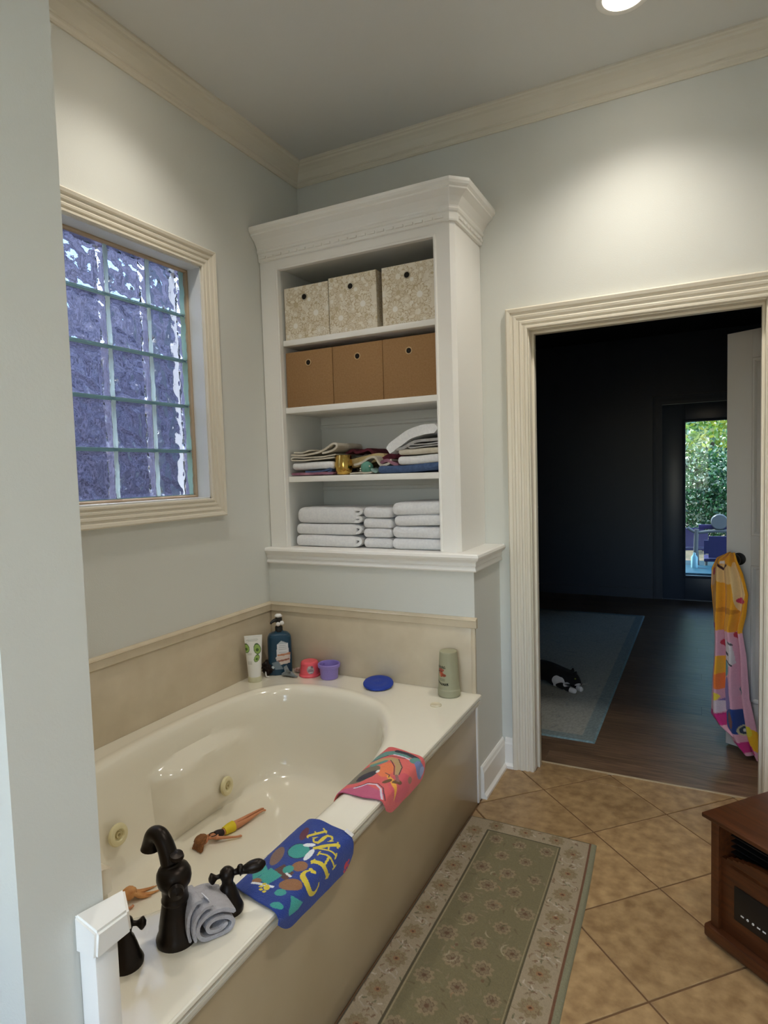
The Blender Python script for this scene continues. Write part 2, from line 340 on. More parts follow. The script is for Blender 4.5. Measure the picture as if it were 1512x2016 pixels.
def block_mesh():
    w, h, d, j = pw - .013, ph - .010, .074, .0; bm = bmesh.new()
    N = 26
    for side in (0, 1):
        for a in range(N + 1):
            for b in range(N + 1):
                u, v = a / N - .5, b / N - .5; e = min(.5 - abs(u), .5 - abs(v)); rim = min(1, e / .07)
                wv = .0042 * noise.noise(Vector((u * 5, v * 5, side * 7.3))) + .0016 * noise.noise(Vector((u * 12, v * 12, side * 3.1 + 9)))
                x = (d / 2 - .004 * (1 - rim) + wv * rim) * (1 if side else -1); bm.verts.new((x, u * w, v * h))
    bm.verts.ensure_lookup_table(); K = (N + 1) ** 2; I = lambda s, a, b: bm.verts[s * K + a * (N + 1) + b]
    for a in range(N):
        for b in range(N):
            bm.faces.new((I(0, a, b), I(0, a, b + 1), I(0, a + 1, b + 1), I(0, a + 1, b))); bm.faces.new((I(1, a, b), I(1, a + 1, b), I(1, a + 1, b + 1), I(1, a, b + 1)))
    for a in range(N):
        for (p, q) in (((a, 0), (a + 1, 0)), ((a, N), (a + 1, N)), ((0, a), (0, a + 1)), ((N, a), (N, a + 1))): bm.faces.new((I(0, *p), I(0, *q), I(1, *q), I(1, *p)))
    return bm_done('glass_block', bm, True, 35)
BM = [block_mesh() for _ in range(1)]
for c in range(NCB):
    for r in range(NRB):
        o = put('glass_block', BM[0], M_GB, win, (-.118, PY1 - pw * (c + .5), PZ0 + ph * (r + .5)))
        if (c + r) % 2: o.rotation_euler = (PI, 0, 0)
M_SPV = mat('pale joint highlight', (238, 252, 253), .2); M_SPH = mat('teal grey joint', (150, 182, 188), .3); M_SPE = mat('pale green edge band', (214, 238, 228), .25)  # upright strips coloured bright to stand for sky refracted in the block sides
for q in (M_SPV, M_SPE, M_SPH):   # light from outdoors soaks through the joints
    nd = q.node_tree.nodes; b_ = nd['Principled BSDF']; t_ = nd.new('ShaderNodeBsdfTranslucent'); x_ = nd.new('ShaderNodeMixShader'); x_.inputs[0].default_value = .8 if q is not M_SPH else .45; t_.inputs[0].default_value = b_.inputs['Base Color'].default_value
    q.node_tree.links.new(b_.outputs[0], x_.inputs[1]); q.node_tree.links.new(t_.outputs[0], x_.inputs[2]); q.node_tree.links.new(x_.outputs[0], nd['Material Output'].inputs[0])
def wavy(w, z0, z1, seed, xf):
    """one thin upright sheet for a bright block side, with rippled edges"""
    n = 40; V = []; F = []
    for k in range(n + 1):
        z = z0 + (z1 - z0) * k / n; a = w * (1 + .55 * noise.noise(Vector((seed * 3.1, z * 22, 0)))); b = w * (.9 + .7 * noise.noise(Vector((seed * 5.7 + 4, z * 26, 2)))); V += [(xf, -a, z), (xf, b, z), (xf - .004, b, z), (xf - .004, -a, z)]
    for k in range(n):
        for e in range(4): F.append((k * 4 + e, k * 4 + (e + 1) % 4, k * 4 + 4 + (e + 1) % 4, k * 4 + 4 + e))
    F += [(3, 2, 1, 0), (n * 4, n * 4 + 1, n * 4 + 2, n * 4 + 3)]; return mesh('joint_strip', V, F, True, 40)
for c in range(1, NCB):
    for k in range(NRB): put('joint_strip', wavy(.0085, PZ0 + ph * k + .006, PZ0 + ph * (k + 1) - .006, c * 9 + k, -.0765), M_SPV, win, (0, PY1 - pw * c, 0))
for k in range(NRB): put('edge_band', wavy(.0125, PZ0 + ph * k + .004, PZ0 + ph * (k + 1) - .004, 77 + k, -.0765), M_SPE, win, (0, PY1 - .0135, 0))
for q in range(0, NRB + 1): 
    for dz in (-.0055, .0055): box('joint_strip', (-.0805, -.0770, PY0, PY1, PZ0 + ph * q + dz - .0019, PZ0 + ph * q + dz + .0019), M_SPH, win)
    box('joint_strip', (-.150, -.084, PY0, PY1, PZ0 + ph * q - .0042, PZ0 + ph * q + .0042), M_SPH, win)

# ---------------------------------------------------------------- recessed lights
for k, ((x, y), w) in enumerate(zip(CANS, CANW)):
    lb = ['recessed ceiling light in front of the doorway wall', 'recessed ceiling light above the bathtub', 'recessed ceiling light above the tile floor', 'recessed ceiling light near the rear window'][k]
    t = thing('ceiling_light', lb, 'light', (x, y, CEIL), group='recessed ceiling lights')
    put('trim_ring', lathe('trim_ring', [(.092, 0), (.092, -.004), (.084, -.008), (.070, -.005), (.068, -.001)], 40, caps=False), M_CAB, t)
    put('lens', lathe('lens', [(.069, -.001), (.05, -.0035), (.001, -.0045)], 40, caps=False), M_EMIT, t)
    light('downlight', 'SPOT', (x, y, CEIL - .03), (0, 0, 0), w, WARM, spot_size=math.radians(124), spot_blend=.95, shadow_soft_size=.06)

# ---------------------------------------------------------------- linen cabinet
cab = thing('linen_cabinet', 'white built-in linen cabinet with open shelves and crown, standing on the boxed wall ledge', 'cabinet', (0, 0, 0))
CX0, CX1, CF = .105, .902, -.345; SF = -.322; CZ0, CZ1 = 1.066, 2.388
SX = .992
put('face_frame', boxes('face_frame', [(.003, CX0, CF, CF + .022, CZ0, 2.46), (CX1, .974, CF, CF + .022, CZ0, 2.46), (CX0, CX1, CF, CF + .022, CZ1, 2.46)]), M_CAB, cab)
put('opening_bead', sweep('opening_bead', [(CX0, CZ0 + .001), (CX0, CZ1), (CX1, CZ1), (CX1, CZ0 + .001)], [(0, 0), (0, .003), (.006, .005), (.012, .003), (.012, 0)], lambda a, b, h: (a, CF - h, b)), M_CAB, cab)
bm = bmesh.new(); pts = [(.974, CF), (SX, CF + .018), (SX, -.002), (SX - .02, -.002), (SX - .02, CF + .022), (.974, CF + .022)]
lo = [bm.verts.new((x, y, CZ0)) for x, y in pts]; hi = [bm.verts.new((x, y, 2.46)) for x, y in pts]
for i in range(6): bm.faces.new((lo[i], lo[(i + 1) % 6], hi[(i + 1) % 6], hi[i]))
bm.faces.new(lo); bm.faces.new(hi); put('side_panel', bm_done('side_panel', bm), M_CAB, cab)
M_INT = mat('cabinet interior paint', (222, 223, 218), .5)
box('side_panel', (.003, CX0 - .001, CF + .022, -.002, CZ0, 2.46), M_INT, cab); box('side_panel', (CX1 + .001, SX - .021, CF + .022, -.002, CZ0, 2.46), M_INT, cab)
box('back_panel', (CX0, CX1, -.010, -.002, CZ0, 2.46), M_INT, cab); box('top_panel', (CX0, CX1, CF + .022, -.010, 2.40, 2.46), M_INT, cab)
SH = [(1.381, 1.4085), (1.713, 1.740), (2.034, 2.060)]
for a, b in SH: box('shelf', (CX0 + .0005, CX1 - .0005, SF, -.011, a, b), M_CAB, cab, .0015)
for z in (1.34, 1.662, 1.985, 2.33): put('back_moulding', sweep('back_moulding', [(CX1, z), (CX0, z)], [(-.012, 0), (-.006, .005), (.0, .004), (.006, .006), (.012, 0)], lambda a, b, h: (a, -.010 - h, b)), M_INT, cab)
outl = [(SX, -.002), (SX, CF + .018), (.974, CF), (.003, CF)]
put('crown', sweep('crown', outl, [(0, 2.436), (.010, 2.438), (.012, 2.444), (.012, 2.472), (.018, 2.476), (.021, 2.483), (.018, 2.49), (.019, 2.496), (.026, 2.508), (.04, 2.527), (.058, 2.541), (.064, 2.545), (.064, 2.552), (.074, 2.560), (.077, 2.570), (.076, 2.582), (0, 2.582)], lambda a, b, h: (a, b, h)), M_CAB, cab)
dm = boxes('dentil', [(-.0185, .0185, -.004, .004, 0, .011)], .002)
for i in range(21): put('dentil', dm, M_CAB, cab, (.03 + i * .0452, CF - .014, 2.450))
for i in range(7): put('dentil', dm, M_CAB, cab, (SX + .014, -.022 - i * .0452, 2.450), (0, 0, PI / 2))
# ledge the cabinet stands on
led = [(XE, -.001), (XE, YD), (.001, YD)]
o = put('ledge', sweep('ledge', led, [(0, .990), (.012, .990), (.015, .996), (.012, 1.004), (.010, 1.007), (.010, 1.012), (.014, 1.016), (.013, 1.028), (.018, 1.036), (.022, 1.038), (.027, 1.043), (.031, 1.052), (.028, 1.062), (.022, 1.066), (0, 1.066)], lambda a, b, h: (a, b, h)), M_CAB)
tag(o, 'white moulded ledge shelf under the linen cabinet', 'ledge'); bm = bmesh.new(); bm.from_mesh(o.data); abox(bm, .001, XE - .0005, YD + .0005, -.001, .993, 1.0655); bm.to_mesh(o.data); bm.free()

# ---------------------------------------------------------------- backsplash
bs = thing('backsplash', 'beige stone backsplash panels with a cap strip around the tub', 'backsplash')
TZ = .477; BZ = .790
box('panel', (.0005, .012, YS0, YD, TZ - .02, BZ - .035), M_PANEL, bs, .001); box('panel', (.012, XE - .004, YD - .012, YD - .0005, TZ - .02, BZ - .035), M_PANEL, bs, .001); box('panel', (.012, XE - .004, YS0 + .0005, YS0 + .012, TZ - .02, BZ - .035), M_PANEL, bs, .001)
box('edge_strip', (XE - .014, XE + .004, YD - .015, YD - .0005, TZ, BZ - .035), M_PANEL, bs, .001)
put('cap_strip', sweep('cap_strip', [(XE + .012, YD - .0005), (.0005, YD - .0005), (.0005, YS0 + .0005), (XE - .004, YS0 + .0005)], [(0, BZ - .035), (.018, BZ - .035), (.020, BZ - .032), (.020, BZ - .004), (.0235, BZ - .002), (.021, BZ + .003), (.006, BZ + .008), (0, BZ + .008)], lambda a, b, h: (a, b, h)), M_PANEL, bs)
ep = thing('end_post', 'white painted trim post capping the backsplash end beside the partition wall', 'trim post')
box('post', (XE + .0005, 1.094, -2.237, -2.196, 0, .712), M_CAB, ep, .003)
cv = [(XE + .0005, -2.243, .706), (1.102, -2.243, .706), (1.102, -2.176, .706), (XE + .0005, -2.152, .706), (XE + .0005, -2.243, .766), (1.102, -2.238, .746), (1.102, -2.180, .744), (XE + .0005, -2.150, .750)]
bm = bmesh.new(); cvs = [bm.verts.new(v) for v in cv]
for f in ((3, 2, 1, 0), (4, 5, 6, 7), (0, 1, 5, 4), (1, 2, 6, 5), (2, 3, 7, 6), (3, 0, 4, 7)): bm.faces.new([cvs[i] for i in f])
bmesh.ops.bevel(bm, geom=list(bm.edges), offset=.004, segments=2, affect='EDGES'); put('post_cap', bm_done('post_cap', bm, True, 35), M_CAB, ep)
tag(box('corner_strip', (XE - .002, XE + .007, YD - .016, YD - .002, .006, TZ - .012), M_CAB, None, .001), 'white upright strip at the far end of the tub apron', 'trim strip')

# ---------------------------------------------------------------- bathtub
tub = thing('bathtub', 'biscuit whirlpool bathtub with an oval basin and moulded front rim', 'bathtub')
OUT = [(.42, -.57), (.26, -.61), (.165, -.73), (.125, -.95), (.12, -1.25), (.145, -1.55), (.205, -1.80), (.32, -1.98), (.48, -2.06), (.66, -2.045), (.80, -1.95), (.90, -1.78), (.95, -1.55), (.957, -1.28), (.935, -1.05), (.877, -.855), (.76, -.68), (.605, -.595)]
NT = 144; O2 = [v.to_2d() for v in crom([(a, b, 0) for a, b in OUT], NT // len(OUT), True)]; NT = len(O2); CT = Vector((.54, -1.30))
TX0, TX1, TY0, TY1 = .0125, 1.0785, YS0 + .0125, YD - .0125
PR = [(1.10, .477), (1.075, .4785), (1.05, .480), (1.025, .4795), (1.0, .474), (.982, .463), (.97, .445), (.96, .41), (.955, .385), (.953, .372), (.951, .36), (.948, .345), (.945, .325), (.94, .29), (.925, .22), (.905, .165), (.875, .125), (.83, .105), (.74, .0965), (.55, .094), (.30, .092), (.08, .090)]
V = []; F = []
def bulge(p, z):
    """arm rest on the wall side: the lower wall stands further in between two ends"""
    if p.x > .5 or z > .375: return Vector((0, 0))
    s = lambda t: max(0, min(1, t)) ** 2 * (3 - 2 * max(0, min(1, t)))
    k = s((p.y + 1.275) / .04) * s((-.70 - p.y) / .35) * s((.388 - .62 * (p.y + 1.06) ** 2 - z) / .03) * s((.5 - p.x) / .25) * s((z - .09) / .08); return Vector((.075 * k, 0))
outer = []
for p in O2:
    d = (p - CT); ts = []
    for ax, lo, hi in ((0, TX0, TX1), (1, TY0, TY1)):
        if abs(d[ax]) > 1e-9: ts.append(((hi if d[ax] > 0 else lo) - CT[ax]) / d[ax])
    t = min(x for x in ts if x > 0); outer.append(CT + d * t)
for cxy in ((TX0, TY0), (TX0, TY1), (TX1, TY0), (TX1, TY1)):
    i = min(range(NT), key=lambda i: (outer[i] - Vector(cxy)).length); outer[i] = Vector(cxy)
for p in outer: V.append((p.x, p.y, TZ))
for (s, z) in PR:
    for i, p in enumerate(O2):
        q = CT + (p - CT) * s
        if s > 1: q = p + (p - CT).normalized() * (s - 1) * .5
        if s > 1:
            q.x = min(max(q.x, TX0 + .002), TX1 - .012); q.y = min(max(q.y, TY0 + .002), TY1 - .002)
        q = q + bulge(q, z)
        zz = z
        if s > 1: zz = TZ + (z - TZ)
        V.append((q.x, q.y, zz))
nr = len(PR) + 1
for r in range(nr - 1):
    for i in range(NT): j = (i + 1) % NT; F.append((r * NT + i, r * NT + j, (r + 1) * NT + j, (r + 1) * NT + i))
F.append(tuple((nr - 1) * NT + i for i in range(NT)))
bas = mesh('basin', V, F, True, 50); put('basin', bas, M_TUB, tub)
put('front_rim', sweep('front_rim', [(TX1 - .022, TY0), (TX1 - .022, TY1)], [(0, .4765), (-.022, .4765), (-.0255, .474), (-.0265, .467), (-.024, .461), (-.014, .459), (-.0135, .455), (-.021, .451), (-.0205, .444), (-.011, .441), (-.0105, .437), (-.0135, .433), (-.012, .427), (-.004, .425), (0, .425)], lambda a, b, h: (a, b, h), smooth=True), M_TUB, tub)
box('apron', (XE - .02, XE, TY0, TY1, 0, .428), M_APRON, tub, .001)
def jet(loc, rz, tilt=0):
    j = put('jet', lathe('jet', [(.0, 0), (.036, 0), (.037, .004), (.034, .010), (.027, .013), (.020, .012), (.0165, .008), (.016, .004), (.012, .004)], 32, caps=False), mat('jet plastic', (226, 216, 172), .3), tub, loc, (0, PI / 2 + tilt, rz))
    put('jet_nozzle', lathe('jet_nozzle', [(.015, .003), (.012, .003), (.010, .010), (.006, .010), (.004, .004), (.0005, .004)], 20, caps=False), mat('jet nozzle', (196, 182, 136), .4), j); return j
JETS = [jet((.238, -1.005, .205), .12, -.12), jet((.186, -1.47, .25), .0, -.12)]
dr = put('drain', lathe('drain', [(.034, .0), (.034, .003), (.028, .005), (.022, .003), (.018, .006), (.001, .007)], 28, caps=False), M_SILVER, tub, (.62, -1.82, .093)); 
put('air_control', lathe('air_control', [(.023, 0), (.023, .004), (.019, .007), (.015, .005), (.001, .005)], 28, caps=False), mat('button plastic', (216, 206, 178), .3), tub, (.953, -.565, TZ))

# ---------------------------------------------------------------- faucet set
FB = (.945, -1.942)
fc = thing('tub_faucet', 'tall dark bronze tub spout with a curved neck', 'faucet', (FB[0], FB[1], TZ), 0)
put('body', lathe('body', [(.040, 0), (.041, .008), (.038, .016), (.035, .022), (.034, .034), (.031, .052), (.027, .076), (.0255, .081), (.027, .084), (.027, .088), (.025, .091), (.0255, .108), (.027, .112), (.032, .119), (.0345, .130), (.0335, .142), (.029, .151), (.018, .158), (.001, .160)], 32, caps=False), M_BRONZE, fc)
put('finial', lathe('finial', [(.007, 0), (.006, .01), (.012, .014), (.015, .020), (.013, .026), (.001, .028)], 20, caps=False), M_BRONZE, fc, (.004, .004, .155), (.1, .2, 0))
put('finial', lathe('finial', [(.013, -.006), (.012, .006), (.015, .010), (.013, .019), (.001, .023)], 20, caps=False), M_BRONZE, fc, (.022, -.018, .124), (0, PI / 2, -.65))
put('spout', tube('spout', [(-.006, 0, .138), (-.013, .002, .165), (-.023, .003, .190), (-.039, .004, .206), (-.057, .005, .202), (-.067, .006, .182), (-.069, .006, .170)], [.018, .0185, .0175, .017, .017, .0175, .0205], 20), M_BRONZE, fc)
put('neck_collar', lathe('neck_collar', [(.02, -.006), (.024, -.004), (.025, 0), (.024, .004), (.02, .006)], 24, caps=False), M_BRONZE, fc, (-.009, .001, .150), (0, -.35, 0))
def handle(x, y, lever, lab):
    h = thing('faucet_handle', lab, 'faucet handle', (x, y, TZ), 0, 'bronze tub faucet handles')
    put('base', lathe('base', [(.031, 0), (.032, .007), (.029, .014), (.026, .020), (.022, .036), (.016, .054), (.012, .060), (.0125, .068), (.015, .074), (.0165, .081), (.015, .088), (.009, .094), (.001, .096)], 28, caps=False), M_BRONZE, h)
    L = Vector((math.cos(lever), math.sin(lever), .0)); f = lambda d, z: tuple(L * d + Vector((0, 0, z)))
    put('lever', tube('lever', [f(.012, .081), f(.022, .083), f(.028, .085), f(.034, .084), f(.052, .087), f(.070, .090), f(.082, .092)], [.006, .007, .012, .0085, .0135, .0125, .004], 14), M_BRONZE, h)
    put('lever_finial', tube('lever_finial', [f(-.012, .079), f(-.022, .077), f(-.032, .075), f(-.039, .074)], [.006, .005, .012, .004], 12), M_BRONZE, h); return h
handle(.985, -1.832, math.radians(40), 'bronze lever handle beside the rolled grey washcloth')
handle(.905, -2.033, math.radians(225), 'bronze lever handle partly hidden by the white end post')

# ---------------------------------------------------------------- cloths on the tub
M_PRINT = vmat('printed terry', .95, .7, 450, sheen=.2)
def drape(name, y0, y1, nv, path, paintfn, label, skew=lambda u, v: (0, 0, 0), cat='washcloth', ns=200):
    P = crom([(a, b, 0) for a, b in path], 12); S = [0]
    for i in range(1, len(P)): S.append(S[-1] + (P[i] - P[i - 1]).length)
    tt = np.linspace(0, S[-1], ns); px = np.interp(tt, S, [p.x for p in P]); pz = np.interp(tt, S, [p.y for p in P])
    k = np.argmax(pz > max(pz) - .004); 
    # print coordinate p: equals world x on the flat deck, unrolled beyond it
    i0 = np.argmin(np.abs(px - 1.03)); p = tt - tt[i0] + 1.03
    U, Vv = np.meshgrid(p, np.linspace(y0, y1, nv), indexing='ij'); X = np.repeat(px[:, None], nv, 1); Z = np.repeat(pz[:, None], nv, 1)
    pos = np.stack([X, Vv, Z], -1)
    for i in range(ns):
        for j in range(nv):
            n = noise.noise_vector(Vector((U[i, j] * 16, Vv[i, j] * 16, 3))); 
            s = skew(U[i, j], (j / (nv - 1)))
            pos[i, j] += np.array((s[0] + max(0, n.x) * .003, s[1], s[2] + max(0, n.z) * .0035))
    pc = paintfn(U, pos[..., 1]); o = painted(name, pos, pc.C, M_PRINT)
    md = o.modifiers.new('thick', 'SOLIDIFY'); md.thickness = .0035; md.offset = 1; tag(o, label, cat); return o
NAVY = (38, 62, 138); TEAL = (64, 158, 146); YEL = (222, 200, 62)
def paint_blue(U, V):
    p = Paint(U, V, NAVY); W2 = (232, 234, 236); BR = (150, 104, 68)
    def T(cx, cy, ang, h, strokes, w):   # a letter: local a runs with the reading direction, b upward, both in units of h
        rd = Vector((math.cos(ang), math.sin(ang))); up = Vector((-rd.y, rd.x))
        for pts, ww in strokes:
            q = [(cx + (rd.x * a + up.x * b) * h * 1.04, cy + (rd.y * a + up.y * b) * h * 1.04) for a, b in pts]
            p.line(q, [x * h * 1.12 for x in ww] if isinstance(ww, list) else ww * h * 1.12, YEL)
    arc = [(.30 * math.cos(t) + .0, .48 * math.sin(t)) for t in np.linspace(.75, 2 * PI - .75, 18)]
    T(1.100, -1.672, math.radians(84), .060, [([(a * 1.15, b) for a, b in arc], [.05 + .17 * math.sin(PI * i / 17) for i in range(18)]), ([(.26, .22), (.28, .42)], .10), ([(.2, .28), (.29, .24)], .1), ([(.26, -.36), (.31, -.22)], .07)], 0)
    T(1.092, -1.606, math.radians(98), .054, [([(-.28, -.5), (-.28, .5)], .2), ([(.3, -.5), (.3, .5)], .09), ([(-.28, .02), (.3, .02)], .08), ([(-.42, .5), (-.14, .5)], .07), ([(-.42, -.5), (-.14, -.5)], .07), ([(.17, .5), (.43, .5)], .07), ([(.17, -.5), (.43, -.5)], .07)], 0)
    T(1.066, -1.567, math.radians(116), .052, [([(0, .5), (-.3, -.5)], .08), ([(0, .5), (.28, -.5)], .2), ([(-.2, -.12), (.2, -.12)], .07), ([(-.42, -.5), (-.18, -.5)], .07), ([(.12, -.5), (.44, -.5)], .07)], 0)
    T(1.040, -1.540, math.radians(130), .050, [([(.24, .28), (.12, .46), (-.12, .44), (-.22, .26), (-.08, .08), (.12, -.08), (.24, -.26), (.1, -.46), (-.14, -.46), (-.26, -.28)], [.06, .08, .1, .16, .2, .2, .16, .1, .08, .06]), ([(.24, .46), (.24, .22)], .06), ([(-.26, -.46), (-.26, -.22)], .06)], 0)
    T(1.008, -1.524, math.radians(142), .048, [([(-.1, -.5), (-.1, .5)], .17), ([(-.26, .5), (.18, .5)], .07), ([(-.26, -.5), (.18, -.5)], .07), ([(-.1, 0), (.1, 0)], .07)], 0)
    p.ell(1.012, -1.607, .028, .030, (40, 44, 70)); p.ell(1.012, -1.607, .026, .028, TEAL); p.ell(1.043, -1.608, .008, .024, W2, .1); p.ell(1.022, -1.575, .016, .007, W2, .5)
    p.ell(1.048, -1.655, .019, .019, BR, .3); p.poly([(1.0, -1.70), (1.05, -1.712), (1.05, -1.68), (1.01, -1.665)], (94, 62, 54)); p.ell(1.066, -1.718, .026, .019, BR, .5)
    p.ell(.975, -1.645, .014, .038, (128, 100, 84), .3); p.ell(.984, -1.541, .010, .03, (98, 44, 60), .3)
    p.ell(1.030, -1.676, .012, .015, TEAL); p.poly([(.985, -1.735), (1.02, -1.745), (1.03, -1.70), (.99, -1.69)], TEAL); p.poly([(.96, -1.72), (.98, -1.745), (.99, -1.70), (.965, -1.68)], TEAL); p.ell(.99, -1.742, .012, .010, BR)
    p.line([(.985, -1.752), (1.035, -1.742)], .007, W2); p.line([(1.035, -1.69), (1.05, -1.695)], .006, W2)
    p.ell(1.062, -1.750, .013, .011, TEAL, .4); p.ell(1.078, -1.786, .014, .009, TEAL, .3); p.poly([(1.085, -1.745), (1.118, -1.722), (1.124, -1.742), (1.118, -1.775), (1.104, -1.772)], TEAL)
    p.paw(1.022, -1.752, .016, YEL, 2.2); p.paw(1.146, -1.534, .017, (206, 48, 66), -1.2); p.noise(1, .12); return p
PATH = [(.905, .405), (.930, .452), (.950, .478), (.985, .4835), (1.03, .4825), (1.068, .482), (1.087, .478), (1.095, .464), (1.098, .44), (1.099, .412)]
def blue_skew(u, v):
    k = max(0, min(1, (u - 1.092) / .065)); k = k * k * (3 - 2 * k); e = max(0, (abs(v - .5) - .34) / .16)
    return (0, -.17 * k * .1 * 0 - .16 * (u - 1.08) + .22 * max(0, .985 - u) * (1 - 2 * v), k * (.022 * (1 - v) + .030 * e * e))
bt = drape('washcloth', -1.800, -1.485, 210, PATH, paint_blue, 'navy blue washcloth with yellow lettering draped over the tub rim', blue_skew)
tg = put('care_tag', boxes('care_tag', [(-.012, .012, -.004, .020, -.0005, .0005)], 0), mat('white tag cloth', (236, 236, 240), .8), bt, (1.086, -1.489, .484), (-.35, .55, .1))
bt.data.materials[0] = M_PRINT
def paint_coral(U, V):
    CO = (222, 98, 96); p = Paint(U, V, CO); DK = (52, 46, 58); TAN = (190, 158, 108); GT = (98, 148, 138)
    p.ell(1.05, -1.11, .06, .09, (226, 104, 96)); p.ell(1.10, -1.19, .04, .06, (216, 90, 100))
    p.ell(1.02, -1.145, .026, .045, (238, 128, 78), .2); p.ell(.972, -1.20, .028, .07, (120, 112, 92), -.25); p.ell(.985, -1.205, .013, .045, DK, -.3); p.ell(1.002, -1.165, .005, .01, (236, 236, 232))
    p.line([(.965, -1.13), (.985, -1.09), (1.005, -1.075), (1.02, -1.085)], .02, TAN); p.line([(.968, -1.14), (.996, -1.095)], .013, GT); p.line([(1.018, -1.075), (1.045, -1.105), (1.064, -1.158)], [.02, .022, .012], TAN); p.line([(1.028, -1.068), (1.06, -1.11), (1.07, -1.155)], .003, DK); p.line([(1.008, -1.085), (1.035, -1.115), (1.058, -1.165)], .003, DK)
    p.line([(.95, -1.10), (.975, -1.045), (1.0, -1.03), (1.05, -1.03)], .028, GT); p.line([(1.0, -1.02), (1.04, -1.02), (1.075, -1.035)], .017, DK); p.line([(1.0, -1.045), (1.04, -1.045), (1.065, -1.055)], .006, (214, 206, 220)); p.line([(.95, -1.115), (.985, -1.06), (1.045, -1.052)], .003, DK)
    p.ell(1.078, -1.05, .018, .02, GT); p.ell(1.108, -1.058, .028, .026, (120, 134, 184)); p.ell(1.118, -1.045, .016, .018, (156, 166, 208))
    p.line([(1.045, -1.18), (1.068, -1.2), (1.088, -1.222), (1.112, -1.248)], [.010, .016, .013, .003], (240, 172, 64)); p.ell(1.056, -1.208, .009, .017, (112, 78, 44), -.6); p.ell(1.083, -1.196, .008, .017, (112, 78, 44), -.6); p.line([(1.028, -1.165), (1.045, -1.172), (1.05, -1.185)], .003, DK)
    p.ell(1.105, -1.133, .01, .013, (160, 110, 84)); p.line([(1.066, -1.165), (1.082, -1.19)], .01, (150, 104, 100))
    p.poly([(.93, -1.33), (1.08, -1.33), (1.08, -1.275), (1.045, -1.262), (1.01, -1.252), (.98, -1.28)], (196, 92, 124)); p.line([(.985, -1.285), (1.008, -1.248), (1.035, -1.238), (1.06, -1.258), (1.083, -1.30)], .006, (222, 212, 224)); p.line([(.985, -1.278), (1.01, -1.240), (1.038, -1.231), (1.064, -1.25), (1.09, -1.295)], .003, DK)
    p.noise(1, .12); return p
def coral_skew(u, v):
    k = max(0, min(1, (u - 1.092) / .06)); k = k * k * (3 - 2 * k); e = max(0, (abs(v - .5) - .34) / .16)
    return (0, -.15 * (u - 1.03) * v + .16 * max(0, u - 1.03) * (1 - v), k * (.008 * (1 - v) + .022 * e * e))
drape('washcloth', -1.315, -1.005, 190, [(.925, .425), (.942, .464), (.960, .481), (1.0, .4835), (1.04, .4825), (1.068, .482), (1.086, .478), (1.093, .464), (1.095, .445), (1.095, .420)], paint_coral, 'coral red printed washcloth draped over the tub rim near the far end', coral_skew, ns=170)

# rolled grey washcloth
M_GW = mat('grey terry', (192, 190, 194), .95, c2=(178, 176, 180), scale=60, bump=.9, bscale=450)
rw = thing('grey_washcloth', 'folded and rolled light grey washcloth beside the dark bronze spout', 'washcloth', (.980, -1.884, TZ), math.radians(62)); rw.scale = (.94, .94, .94)
def rolled(name, spiral, th, y0, y1, parent, m): 
    o = strip(name, spiral, th, y0, y1, m, parent, n=5, ny=10, nz=.0035); return o
rolled('roll', [(.020, .026), (.004, .017), (-.016, .021), (-.019, .035), (-.004, .045), (.020, .041), (.035, .025), (.027, .0095), (0, .0065), (-.027, .0085), (-.041, .024), (-.039, .047), (-.018, .062), (.012, .061), (.038, .046)], .0085, -.052, .052, rw, M_GW)
rolled('flap', [(-.047, .012), (-.050, .040), (-.044, .064), (-.026, .080), (-.010, .078)], .0065, -.050, .026, rw, M_GW)
rolled('flap', [(-.056, .010), (-.060, .040), (-.056, .070), (-.042, .092), (-.030, .094)], .0065, -.040, .022, rw, M_GW)
put('care_tag', boxes('care_tag', [(-.0008, .0008, -.011, .011, -.026, 0)]), mat('white satin tag', (232, 232, 236), .5), rw, (-.020, -.036, .096), (.35, -.5, .2))

# ---------------------------------------------------------------- bottles and toys on the tub deck
M_LABEL = vmat('printed plastic', .32, 0, 100, spec=.5, coat=.2); M_MATTE = vmat('printed soft plastic', .5, 0, 100)
def painted_lathe(name, prof, seg, base, fn, parent, m, sx=1, sy=1, power=2.0, nz=90):
    zs = [p[1] for p in prof]; S = [0]
    for i in range(1, len(prof)): S.append(S[-1] + math.hypot(prof[i][0] - prof[i - 1][0], prof[i][1] - prof[i - 1][1]))
    t = np.linspace(0, S[-1], nz); r = np.interp(t, S, [p[0] for p in prof]); z = np.interp(t, S, zs); a = np.linspace(0, 2 * PI, seg, endpoint=False)
    A, R = np.meshgrid(a, r, indexing='ij'); Z = np.repeat(z[None], seg, 0); ca, sa = np.cos(A), np.sin(A); e = (np.abs(ca) ** power + np.abs(sa) ** power) ** (-1 / power)
    pos = np.stack([R * e * ca * sx, R * e * sa * sy, Z], -1); U = ((A + PI) % (2 * PI) - PI) * np.maximum(R, .01); p = Paint(U, Z, base); fn(p); return painted(name, pos, p.C, m, parent, wrap=True)
